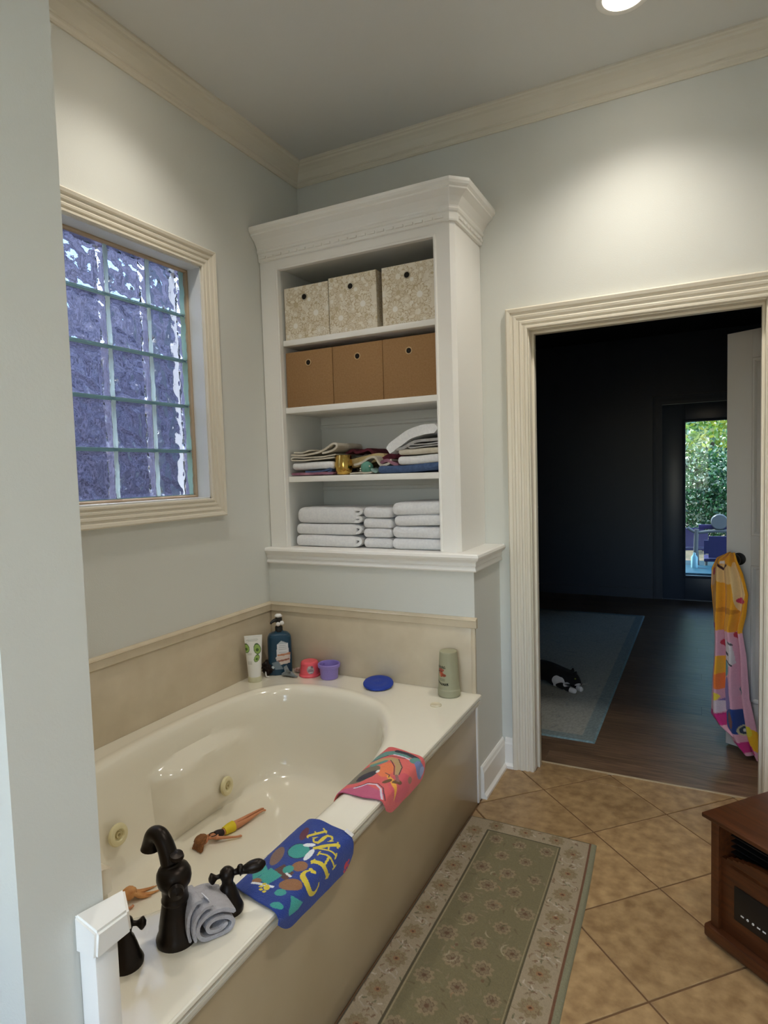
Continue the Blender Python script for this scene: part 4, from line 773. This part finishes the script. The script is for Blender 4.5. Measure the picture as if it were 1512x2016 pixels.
    tag(o, 'sage green runner rug with a cream floral border alongside the tub', 'rug')
rug()

# ---------------------------------------------------------------- wooden cabinet heater
ht = thing('cabinet_heater', 'dark cherry wooden cabinet heater with a black control panel on the tile floor', 'heater', (1.925, -.822, 0), math.radians(-41))
HW, HD = .34, .30
put('cabinet', boxes('cabinet', [(0, .026, 0, HD, .045, .372), (HW - .026, HW, 0, HD, .045, .372), (.026, HW - .026, .22, HD, .045, .372), (.026, HW - .026, .012, .03, .045, .262), (.026, HW - .026, .012, .06, .355, .372), (.026, HW - .026, .06, .22, .045, .06)], .0015), M_WOOD, ht)
bm = bmesh.new(); n = 16
for i in range(n): 
    u0, u1 = .026 + (HW - .052) * i / n, .026 + (HW - .052) * (i + 1) / n; f = lambda u: .262 + .034 * math.sin(PI * min(1, max(0, (u - .026) / (HW - .052)))) ** 1
    abox(bm, u0, u1, .012, .03, .25, (f(u0) + f(u1)) / 2)
put('arched_rail', bm_done('arched_rail', bm), M_WOOD, ht)
box('vent_back', (.026, HW - .026, .085, .10, .25, .356), M_VOID, ht)
for k in range(5): box('vent_slat', (.026, HW - .026, .05, .075, .268 + k * .017, .271 + k * .017), M_DARK, ht)
box('control_panel', (.070, HW - .07, .008, .0125, .106, .205), M_DARK, ht, .001)
M_MK = mat('white panel marks', (216, 214, 208), .5)
for k in range(9): 
    if k in (0, 3, 4): box('panel_mark', (.092 + k * .0165, .101 + k * .0165, .0068, .0082, .129, .1325), M_MK, ht, rot=None)
    else: put('panel_mark', lathe('panel_mark', [(.0035, 0), (.0035, .0012), (.001, .0014)], 10, caps=False), M_MK, ht, (.0965 + k * .0165, .0083, .131), (PI / 2, 0, 0))
box('top', (-.018, HW + .018, -.018, HD + .018, .372, .385), M_WOOD, ht, .003); box('plinth', (-.014, HW + .014, -.014, HD + .014, .008, .046), M_WOOD, ht, .007)
for x in (.03, HW - .03):
    for y in (.03, HD - .03): put('foot', lathe('foot', [(.001, 0), (.014, 0), (.014, .009), (.001, .009)], 14, caps=False), M_DARK, ht, (x, y, 0))

# ---------------------------------------------------------------- the bedroom beyond the doorway
BY, BH = 4.27, 2.74
B = lambda name, L, m, label, cat='wall': struct(name, L, m, label, cat)
EX0, EX1, EZ = 1.545, 2.50, 2.03
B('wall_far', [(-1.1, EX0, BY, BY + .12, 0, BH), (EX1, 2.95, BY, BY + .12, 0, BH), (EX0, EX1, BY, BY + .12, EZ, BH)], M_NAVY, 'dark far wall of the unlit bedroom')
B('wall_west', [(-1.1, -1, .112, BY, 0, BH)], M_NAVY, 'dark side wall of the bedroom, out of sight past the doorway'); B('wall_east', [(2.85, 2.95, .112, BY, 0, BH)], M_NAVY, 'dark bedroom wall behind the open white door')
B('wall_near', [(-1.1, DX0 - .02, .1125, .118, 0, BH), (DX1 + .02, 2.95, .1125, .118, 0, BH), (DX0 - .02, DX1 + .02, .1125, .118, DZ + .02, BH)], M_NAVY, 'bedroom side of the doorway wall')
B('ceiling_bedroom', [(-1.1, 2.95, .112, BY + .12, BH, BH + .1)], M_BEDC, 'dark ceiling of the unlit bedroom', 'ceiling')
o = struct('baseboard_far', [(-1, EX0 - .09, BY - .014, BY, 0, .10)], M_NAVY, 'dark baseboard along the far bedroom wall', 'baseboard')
bf = struct('floor_bedroom', [(-1.1, 2.95, .118, BY + .12, -.06, -.006)], mat('plank gap', (24, 18, 14), .9), 'bedroom floor of dark wood planks', 'floor')
PWd = .128; rs = random.Random(3); pms = [boxes('plank', [(0, Lp - .001, 0, PWd - .001, -.006, 0)]) for Lp in (1.22, .9)]
row = 0; y = .119
while y < BY - .01:
    x = -1.0 - rs.random() * .9
    while x < 2.84:
        k = 0; Lp = 1.22
        if x + Lp > 2.84: 
            if x + .9 <= 2.84: k, Lp = 1, .9
            else: 
                me = boxes('plank', [(0, 2.845 - x, 0, PWd - .002, -.006, 0)]); put('plank', me, M_PLANK, bf, (x, y, 0)); break
        if x > -1.25: put('plank', pms[k], M_PLANK, bf, (x, y, 0))
        x += Lp
    y += PWd
# exterior glass door in the far wall
xd = thing('door_2', 'dark framed glass door to the garden in the far bedroom wall', 'door', kind='structure')
GX0, GX1, GZ0, GZ1 = 1.764, 2.28, .262, 1.838
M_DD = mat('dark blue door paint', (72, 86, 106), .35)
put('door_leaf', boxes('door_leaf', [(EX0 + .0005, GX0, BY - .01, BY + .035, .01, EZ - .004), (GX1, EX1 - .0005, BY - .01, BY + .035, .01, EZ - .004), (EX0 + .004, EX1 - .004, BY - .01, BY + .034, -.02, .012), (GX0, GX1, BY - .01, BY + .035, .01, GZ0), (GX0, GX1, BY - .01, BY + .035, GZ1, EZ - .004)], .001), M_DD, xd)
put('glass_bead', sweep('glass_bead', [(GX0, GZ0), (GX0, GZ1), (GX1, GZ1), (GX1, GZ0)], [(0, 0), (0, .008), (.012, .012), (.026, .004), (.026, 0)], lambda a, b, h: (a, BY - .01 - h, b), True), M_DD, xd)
mg = bpy.data.materials.new('pane glass'); mg.use_nodes = True; n_ = mg.node_tree.nodes; l_ = mg.node_tree.links; n_.clear(); ou = n_.new('ShaderNodeOutputMaterial'); mx = n_.new('ShaderNodeMixShader'); tr_ = n_.new('ShaderNodeBsdfTransparent'); gl = n_.new('ShaderNodeBsdfGlossy'); gl.inputs['Roughness'].default_value = .02; fr = n_.new('ShaderNodeFresnel'); fr.inputs[0].default_value = 1.2
tr_.inputs[0].default_value = (.86, .93, .94, 1); l_.new(fr.outputs[0], mx.inputs[0]); l_.new(tr_.outputs[0], mx.inputs[1]); l_.new(gl.outputs[0], mx.inputs[2]); l_.new(mx.outputs[0], ou.inputs[0])
box('pane', (GX0, GX1, BY + .010, BY + .016, GZ0, GZ1), mg, xd)
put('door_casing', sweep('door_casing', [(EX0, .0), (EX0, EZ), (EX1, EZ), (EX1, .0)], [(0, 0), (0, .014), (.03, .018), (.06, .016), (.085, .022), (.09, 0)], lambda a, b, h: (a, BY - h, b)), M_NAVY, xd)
# white bedroom door standing open
dv = Vector((.876, -.482)); dr_ = thing('door_1', 'white panelled door standing open in the bedroom', 'door', (2.012, .655, 0), math.atan2(dv.y, dv.x), kind='structure')
put('leaf', boxes('leaf', [(0, .115, 0, .035, .008, 2.03), (.645, .76, 0, .035, .008, 2.03), (.115, .645, 0, .035, .008, .25), (.115, .645, 0, .035, .92, 1.06), (.115, .645, 0, .035, 1.90, 2.03), (.115, .645, .008, .027, .25, .92), (.115, .645, .008, .027, 1.06, 1.90)], .0012), M_DOORW, dr_)
for a, b in ((.25, .92), (1.06, 1.90)): put('panel_moulding', sweep('panel_moulding', [(.115, a), (.115, b), (.645, b), (.645, a)], [(0, 0), (-.004, .004), (-.012, .003), (-.02, -.006), (0, -.008)], lambda p, q, h: (p, -h, q), True), M_DOORW, dr_)
kb = put('door_knob', lathe('door_knob', [(.030, 0), (.030, .006), (.012, .010), (.011, .028), (.022, .036), (.029, .046), (.030, .056), (.024, .066), (.001, .070)], 28, caps=False), M_DARK, dr_, (.062, 0, .945), (PI / 2, 0, 0))
# hooded bath towel hanging from the knob
def hanging():
    nz_, ns = 260, 150; T_, S_ = grid(nz_, ns, 0, 1, 0, 1); z = .985 * (1 - T_) + .012; xs = np.interp(z[:, 0], [0, .05, .10, .30, .40, .50, .60, .66, .80, .90, .96, 1.0], [.02, -.07, -.108, -.105, -.098, -.095, -.098, -.10, -.108, -.10, -.07, .0]); xe = np.interp(z[:, 0], [0, .05, .12, .30, .5, .62, .7, .80, .90, .96, 1.0], [.16, .15, .125, .085, .07, .05, .068, .078, .055, .03, .02])
    xs = xs[:, None]; xe = xe[:, None]; amp = .012 + .022 * np.sin(np.clip(T_, 0, 1) * PI * .6); X = xs + (xe - xs) * S_
    fold = np.sin(S_ * 17 + T_ * 2.2) * amp * .75 + np.sin(S_ * 31 + 1 + T_ * 4) * amp * .28; Y = -.062 + fold - .022 * np.sin(S_ * PI) - .02 * (1 - T_) ** 6
    # the hem is uneven: one lower corner reaches the floor
    hem = np.where(S_ < .40, .10 - .10 * np.abs(S_ - .22), np.where(S_ < .5, .03, .005 + .045 * (1 - S_))); Z = hem + (z - z.min()) * (1 - hem / .99); 
    p = Paint(S_ * .36, Z, (214, 160, 178)); ORN = (226, 158, 38); MAG = (196, 44, 124)
    p.put(Z > .60, ORN); p.ell(.18, .88, .12, .05, (226, 188, 128)); p.ell(.29, .82, .05, .12, (228, 196, 142)); p.ell(.02, .85, .04, .04, (218, 170, 120)); p.ell(.05, .885, .028, .016, (186, 60, 70), .6); p.line([(.10, .925), (.15, .90), (.21, .925)], .012, (60, 26, 34)); p.line([(.12, .935), (.19, .935)], .012, (236, 226, 220)); p.ell(.30, .755, .04, .016, (196, 62, 92)); p.ell(.18, .70, .1, .015, (196, 130, 26))
    p.put((Z <= .625) & (Z > .60) & (S_ < .2), MAG)
    def heart(x, y, r, c): p.ell(x - r * .45, y + r * .2, r * .55, r * .55, c); p.ell(x + r * .45, y + r * .2, r * .55, r * .55, c); p.poly([(x - r * .95, y + .08 * r), (x + r * .95, y + .08 * r), (x, y - r)], c)
    heart(.13, .535, .024, (190, 40, 66)); heart(.28, .58, .026, (186, 44, 70)); heart(.285, .315, .030, (92, 112, 122)); heart(.285, .317, .02, (168, 178, 180))
    p.poly([(.17, .56), (.24, .55), (.25, .45), (.18, .42)], (206, 198, 200)); p.line([(.17, .5), (.2, .49)], .014, (40, 38, 52)); p.line([(.21, .55), (.24, .54)], .01, (80, 76, 84)); p.line([(.18, .46), (.23, .44)], .008, (40, 38, 52))
    p.ell(.10, .415, .06, .06, (236, 172, 48)); p.ell(.17, .42, .03, .04, (88, 152, 166)); p.ell(.10, .345, .055, .04, (232, 122, 56), .1); p.ell(.185, .29, .025, .09, (124, 108, 166)); p.ell(.13, .235, .06, .024, (124, 108, 166)); p.ell(.06, .27, .035, .02, (238, 214, 70)); p.ell(.08, .22, .06, .03, (222, 206, 214))
    p.put((Z > .135) & (Z < .185) & (S_ < .46), MAG); p.ell(.22, .17, .075, .06, (34, 62, 128)); p.ell(.25, .125, .028, .026, (196, 190, 150)); p.ell(.25, .125, .02, .019, (40, 58, 80)); p.ell(.25, .125, .008, .008, (226, 222, 210)); p.ell(.19, .17, .018, .04, (120, 76, 66)); p.ell(.33, .10, .05, .05, (230, 176, 40)); p.ell(.31, .14, .02, .025, (224, 206, 60))
    p.put((Z > .035) & (Z < .075) & (S_ > .46) & (S_ < .85), MAG); p.noise(1, .1)
    pos = np.stack([X + .062, Y, Z], -1); o = painted('hanging_towel', pos, p.C, M_PRINT); o.location = (2.012, .655, 0); o.rotation_euler = (0, 0, math.atan2(dv.y, dv.x))
    md = o.modifiers.new('thick', 'SOLIDIFY'); md.thickness = .004; md.offset = 0; tag(o, 'pink and orange printed hooded bath towel hanging from the door knob', 'towel')
hanging()
# narrow dark shelf unit against the bedroom side of the wall
sh = thing('dark_shelf_unit', 'narrow dark wooden unit just inside the bedroom beside the doorway', 'shelf', (.62, .120, 0))
for nm, b in (('side_panel', (0, .02, 0, .093, 0, 2.35)), ('side_panel', (.553, .573, 0, .093, 0, 2.35))): box(nm, b, M_DARKW, sh)
for k in range(7): box('shelf', (.02, .553, 0, .093, .05 + k * .375, .07 + k * .375), M_DARKW, sh)
for k in range(6): put('pin', lathe('pin', [(.003, 0), (.003, .002), (.001, .003)], 8, caps=False), M_CHROME, sh, (.573, .08, .10 + k * .375), (0, PI / 2, 0))
# blue grey bedroom runner
def runner():
    nu, nv = 150, 330; S, T = grid(nu, nv, 0, 1, 0, 1); x0, x1, y0, y1 = .40, 1.418, .405, 3.4; p = Paint(S * (x1 - x0), T * (y1 - y0), (168, 168, 158)); X, Y = S * (x1 - x0), T * (y1 - y0)
    rs = np.random.RandomState(2)
    for k in range(260): p.line([(a := rs.rand() * 1.02, b := rs.rand() * 3), (a + rs.normal() * .06, b + rs.normal() * .03)], .012, [(112, 122, 124), (168, 168, 160), (128, 140, 142)][k % 3], .35)
    e = np.minimum(np.minimum(X, (x1 - x0) - X), np.minimum(Y, (y1 - y0) - Y)); p.put(e < .07, (108, 136, 142), .6); p.put((e > .07) & (e < .08), (160, 162, 156), .5); p.put(e < .012, (128, 156, 164)); p.noise(1, .35)
    pos = np.stack([x0 + X + .02 * (T - .0), y0 + Y, .006 + 0 * X], -1); pos[..., 2] *= np.clip(e / .01, .1, 1); o = painted('bedroom_runner', pos, p.C, vmat('flat woven wool', .95, .6, 500)); tag(o, 'faded blue grey patterned rug on the bedroom floor', 'rug')
runner()
# black and white cat lying on the runner
def cat():
    mc = bpy.data.materials.new('tuxedo fur'); mc.use_nodes = True; n = mc.node_tree.nodes; l = mc.node_tree.links; b = n['Principled BSDF']; b.inputs['Roughness'].default_value = .9
    tc = n.new('ShaderNodeTexCoord'); prev = None
    for (c, r) in (((.290, -.055, .045), .052), ((.425, -.105, .012), .042), ((.40, -.135, .012), .035), ((.345, -.10, .02), .03)):
        d = n.new('ShaderNodeVectorMath'); d.operation = 'DISTANCE'; d.inputs[1].default_value = c; l.new(tc.outputs['Object'], d.inputs[0]); q = n.new('ShaderNodeMath'); q.operation = 'LESS_THAN'; q.inputs[1].default_value = r; l.new(d.outputs['Value'], q.inputs[0])
        if prev is None: prev = q.outputs[0]
        else: m = n.new('ShaderNodeMath'); m.operation = 'MAXIMUM'; l.new(prev, m.inputs[0]); l.new(q.outputs[0], m.inputs[1]); prev = m.outputs[0]
    mx = n.new('ShaderNodeMix'); mx.data_type = 'RGBA'; l.new(prev, mx.inputs['Factor']); mx.inputs['A'].default_value = rgba((14, 13, 14)); mx.inputs['B'].default_value = rgba((232, 228, 224)); l.new(mx.outputs['Result'], b.inputs['Base Color'])
    bp = n.new('ShaderNodeBump'); t = n.new('ShaderNodeTexNoise'); t.inputs['Scale'].default_value = 160; l.new(t.outputs[0], bp.inputs['Height']); bp.inputs['Strength'].default_value = .6; bp.inputs['Distance'].default_value = .004; l.new(bp.outputs[0], b.inputs['Normal'])
    c = thing('cat', 'black and white cat lying with its chin down on the bedroom rug', 'cat', (.80, 1.22, .0065), 0)
    Vv = [(.06, .03, .078), (.15, .01, .082), (.23, -.01, .082), (.295, -.03, .075), (.335, -.045, .072), (.380, -.06, .070), (.412, -.082, .050), (.425, -.092, .046),
          (.372, -.035, .105), (.374, -.032, .128), (.394, -.075, .100), (.402, -.077, .122),
          (.29, -.085, .030), (.35, -.12, .018), (.415, -.142, .014), (.30, .02, .03), (.37, -.02, .016), (.43, -.105, .012) if False else (.44, -.098, .012),
          (.05, -.06, .035), (.12, -.085, .022), (.17, -.09, .016), (.06, .10, .035), (.13, .12, .02), (.0, .06, .06), (-.08, .09, .025), (-.17, .05, .018), (-.22, -.03, .015)]
    E = [(0, 1), (1, 2), (2, 3), (3, 4), (4, 5), (5, 6), (6, 7), (5, 8), (8, 9), (5, 10), (10, 11), (3, 12), (12, 13), (13, 14), (3, 15), (15, 16), (16, 17), (0, 18), (18, 19), (19, 20), (0, 21), (21, 22), (0, 23), (23, 24), (24, 25), (25, 26)]
    R = [.070, .070, .066, .056, .044, .044, .026, .016, .015, .003, .015, .003, .026, .017, .019, .024, .016, .018, .035, .024, .015, .035, .022, .028, .015, .012, .009]
    skin('body', Vv, E, R, mc, c, 2)
    for x, y in ((.405, -.062), (.392, -.098)): blob('eye', (x + .008, y - .006, .082), (.006, .006, .005), mat('cat eye', (120, 128, 60), .2), c, 2)
    blob('nose', (.436, -.100, .050), (.005, .005, .004), mat('cat nose', (90, 60, 60), .5), c, 1)
    for s in (-1, 1):
        for k in range(2): put('whisker', tube('whisker', [(.428, -.094, .044), (.44 + .01 * s, -.11 + .03 * s, .043 + .006 * k), (.45 + .02 * s, -.12 + .05 * s, .04 + .01 * k)], [.0006], 5, 3), M_CHROME, c)
cat()

# ---------------------------------------------------------------- outside: garden beyond the glass door
struct('ground_garden', [(-8, 10, BY + .12, 24, -.16, -.10)], mat('garden soil and mulch', (120, 104, 84), .95, c2=(84, 80, 56), scale=6, bump=.6, bscale=20), 'mulched garden ground beyond the glass door', 'ground')
def leaves(name, c, r, n, size, cols, seed, parent):
    rs = np.random.RandomState(seed); V = np.zeros((n, 4, 3)); d = rs.normal(size=(n, 3)); d /= np.linalg.norm(d, axis=1)[:, None]; rad = rs.rand(n) ** .45; P = np.array(c) + d * rad[:, None] * np.array(r)
    a = rs.normal(size=(n, 3)); a /= np.linalg.norm(a, axis=1)[:, None]; b = np.cross(a, rs.normal(size=(n, 3))); b /= np.linalg.norm(b, axis=1)[:, None]; s = size * (.6 + .8 * rs.rand(n))[:, None]
    V[:, 0] = P - a * s; V[:, 1] = P + b * s * .45; V[:, 2] = P + a * s; V[:, 3] = P - b * s * .45
    me = bpy.data.meshes.new(name); me.from_pydata(V.reshape(-1, 3).tolist(), [], [(i * 4, i * 4 + 1, i * 4 + 2, i * 4 + 3) for i in range(n)]); me.update()
    at = me.color_attributes.new('Col', 'FLOAT_COLOR', 'POINT'); cc = lin(np.array(cols))[rs.randint(0, len(cols), n)] * (.7 + .6 * rs.rand(n))[:, None]; dd = np.ones((n, 4, 4), np.float32); dd[..., :3] = cc[:, None, :]; at.data.foreach_set('color', dd.ravel())
    return tag(put(name, me, M_LEAF, parent), kind='stuff')
M_LEAF = vmat('leaf', .28, 0, 10, spec=.6); _b = M_LEAF.node_tree.nodes['Principled BSDF']; M_BARK = mat('grey bark', (104, 94, 84), .9, c2=(70, 62, 54), scale=18, bump=.8, bscale=30)
tn = M_LEAF.node_tree.nodes.new('ShaderNodeBsdfTranslucent'); ms = M_LEAF.node_tree.nodes.new('ShaderNodeMixShader'); ms.inputs[0].default_value = .35
for nd in M_LEAF.node_tree.nodes:
    if nd.type == 'VERTEX_COLOR': M_LEAF.node_tree.links.new(nd.outputs[0], tn.inputs[0])
    if nd.type == 'OUTPUT_MATERIAL': on = nd
M_LEAF.node_tree.links.new(_b.outputs[0], ms.inputs[1]); M_LEAF.node_tree.links.new(tn.outputs[0], ms.inputs[2]); M_LEAF.node_tree.links.new(ms.outputs[0], on.inputs[0])
bu = thing('garden_bush', 'dark green glossy bush outside the glass door', 'bush', (2.15, 9.2, -.1)); leaves('foliage', (0, 0, .95), (.85, .7, .85), 8200, .038, [(34, 74, 44), (48, 96, 54), (26, 58, 40), (70, 116, 66), (150, 170, 150)], 1, bu)
for k in range(6): put('stem', tube('stem', [(.08 * (k - 2.5), .02 * k, 0), (.13 * (k - 2.5), .04 * (k % 3), .4), (.2 * (k - 2.5), .05, .9)], [.018, .014, .006], 8), M_BARK, bu)
tr2 = thing('garden_tree', 'tall tree with a forked grey trunk behind the bush', 'tree', (2.78, 12.2, -.1)); put('trunk', tube('trunk', [(0, 0, 0), (-.05, 0, 1.2), (.0, 0, 2.4), (.12, 0, 4)], [.16, .14, .12, .08], 14), M_BARK, tr2); put('branch', tube('branch', [(-.02, 0, 1.3), (.3, .1, 1.9), (.7, .2, 2.6)], [.1, .08, .04], 10), M_BARK, tr2)
leaves('foliage', (0, .6, 3.2), (1.9, .9, 1.6), 4200, .08, [(150, 172, 60), (190, 196, 84), (112, 150, 70), (206, 214, 160)], 2, tr2)
for k, (x, y, s) in enumerate(((1.3, 15.6, 1.6), (4.7, 15.8, 1.5), (2.2, 18.6, 2.2))):
    t_ = thing('background_tree', ['yellow green leafy tree behind the garden bush, on its house side', 'yellow green leafy tree behind the grey trunk', 'tall leafy tree farthest out in the garden'][k], 'tree', (x, y, -.1)); put('trunk', tube('trunk', [(0, 0, 0), (.05, 0, 1.4), (0, 0, 2.8)], [.13, .1, .06], 10), M_BARK, t_)
    leaves('foliage', (0, 0, 2.0 * s * .8), (1.7, 1.0, 1.5 * s * .75), 4200, .085, [(128, 170, 84), (176, 196, 96), (90, 140, 100), (196, 220, 200), (140, 176, 160)], 10 + k, t_)
# patio with purple chairs and a teal table
pt = tag(put('patio', boxes('patio', [(.6, 4.2, BY + .13, 7.4, -.10, -.02)]), mat('teal painted deck', (28, 62, 74), .6, c2=(22, 52, 64), scale=5)), 'teal painted patio deck outside the glass door', 'patio', kind='structure'); pt.name = 'path_patio'
M_PP = mat('purple plastic', (54, 47, 92), .4); M_GM = mat('grey metal tube', (96, 100, 102), .4); M_TL = mat('teal plastic', (20, 70, 88), .4)
def chair(x, y, rz, label):
    c = thing('garden_chair', label, 'chair', (x, y, -.02), rz, 'purple garden chairs'); bm = bmesh.new(); abox(bm, -.2, .2, -.02, .02, .30, .56); bmesh.ops.bevel(bm, geom=[e for e in bm.edges if abs(e.verts[0].co.y - e.verts[1].co.y) > .01], offset=.05, segments=4, affect='EDGES'); put('backrest', bm_done('backrest', bm, True, 35), M_PP, c)
    box('seat', (-.2, .2, .0, .36, .25, .29), M_PP, c, .012)
    for sx in (-.17, .17):
        for sy in (.02, .33): put('leg', tube('leg', [(sx, sy, .26), (sx * 1.1, sy, 0)], [.014], 8, 2), M_GM, c)
chair(2.14, 5.55, 0, 'purple garden chair nearest the glass door'); chair(1.80, 6.6, .3, 'purple garden chair behind the grey play frame'); chair(2.42, 6.9, -.2, 'purple garden chair farthest out on the patio')
pf = thing('play_frame', 'pale grey tubular play frame with a round top on the patio', 'play frame', (2.02, 6.2, -.02))
put('post', tube('post', [(-.18, 0, 0), (-.17, 0, .35), (-.16, 0, .58)], [.03, .028, .028], 12, 3), M_GM, pf); put('rail', tube('rail', [(-.27, 0, .60), (-.16, 0, .54), (.05, 0, .56), (.5, 0, .56)], [.02], 10, 4), M_GM, pf); put('post', tube('post', [(.46, 0, 0), (.46, 0, .55)], [.028], 12, 3), M_GM, pf); put('round_top', lathe('round_top', [(.001, -.03), (.09, -.03), (.10, -.015), (.10, .015), (.09, .03), (.001, .03)], 30, caps=False), M_GM, pf, (.10, 0, .68), (PI / 2, 0, 0)); box('bar', (-.14, .5, .03, .06, .58, .64), M_PP, pf, .01)
tt_ = thing('garden_table', 'low teal plastic table outside the glass door', 'table', (2.1, 5.05, -.02)); box('table_top', (-.38, .38, -.3, .3, .20, .235), M_TL, tt_, .012)
for sx in (-.33, .33):
    for sy in (-.25, .25): box('leg', (sx - .025, sx + .025, sy - .025, sy + .025, 0, .20), M_TL, tt_, .004)
put('bottle', lathe('bottle', [(.001, 0), (.035, 0), (.036, .12), (.015, .15), (.014, .17), (.001, .17)], 16, caps=False), mat('pale blue bottle', (160, 214, 226), .2), tt_, (-.26, .1, .235)).name = 'bottle'

# outside the glass block window
struct('ground_side', [(-9, -.2, -9, 6, -.2, -.1)], mat('side yard mulch', (96, 82, 92), .95, c2=(70, 60, 72), scale=5), 'side yard ground outside the glass block window', 'ground')
struct('wall_backdrop', [(-3.4, -3.2, -9, 8, -.1, 3.75)], mat('mauve grey backdrop', (158, 146, 160), .8, c2=(58, 52, 66), scale=4, detail=14), 'mauve grey surface seen blurred through the glass blocks')  # added backdrop, colour and height set for the tone through the blocks
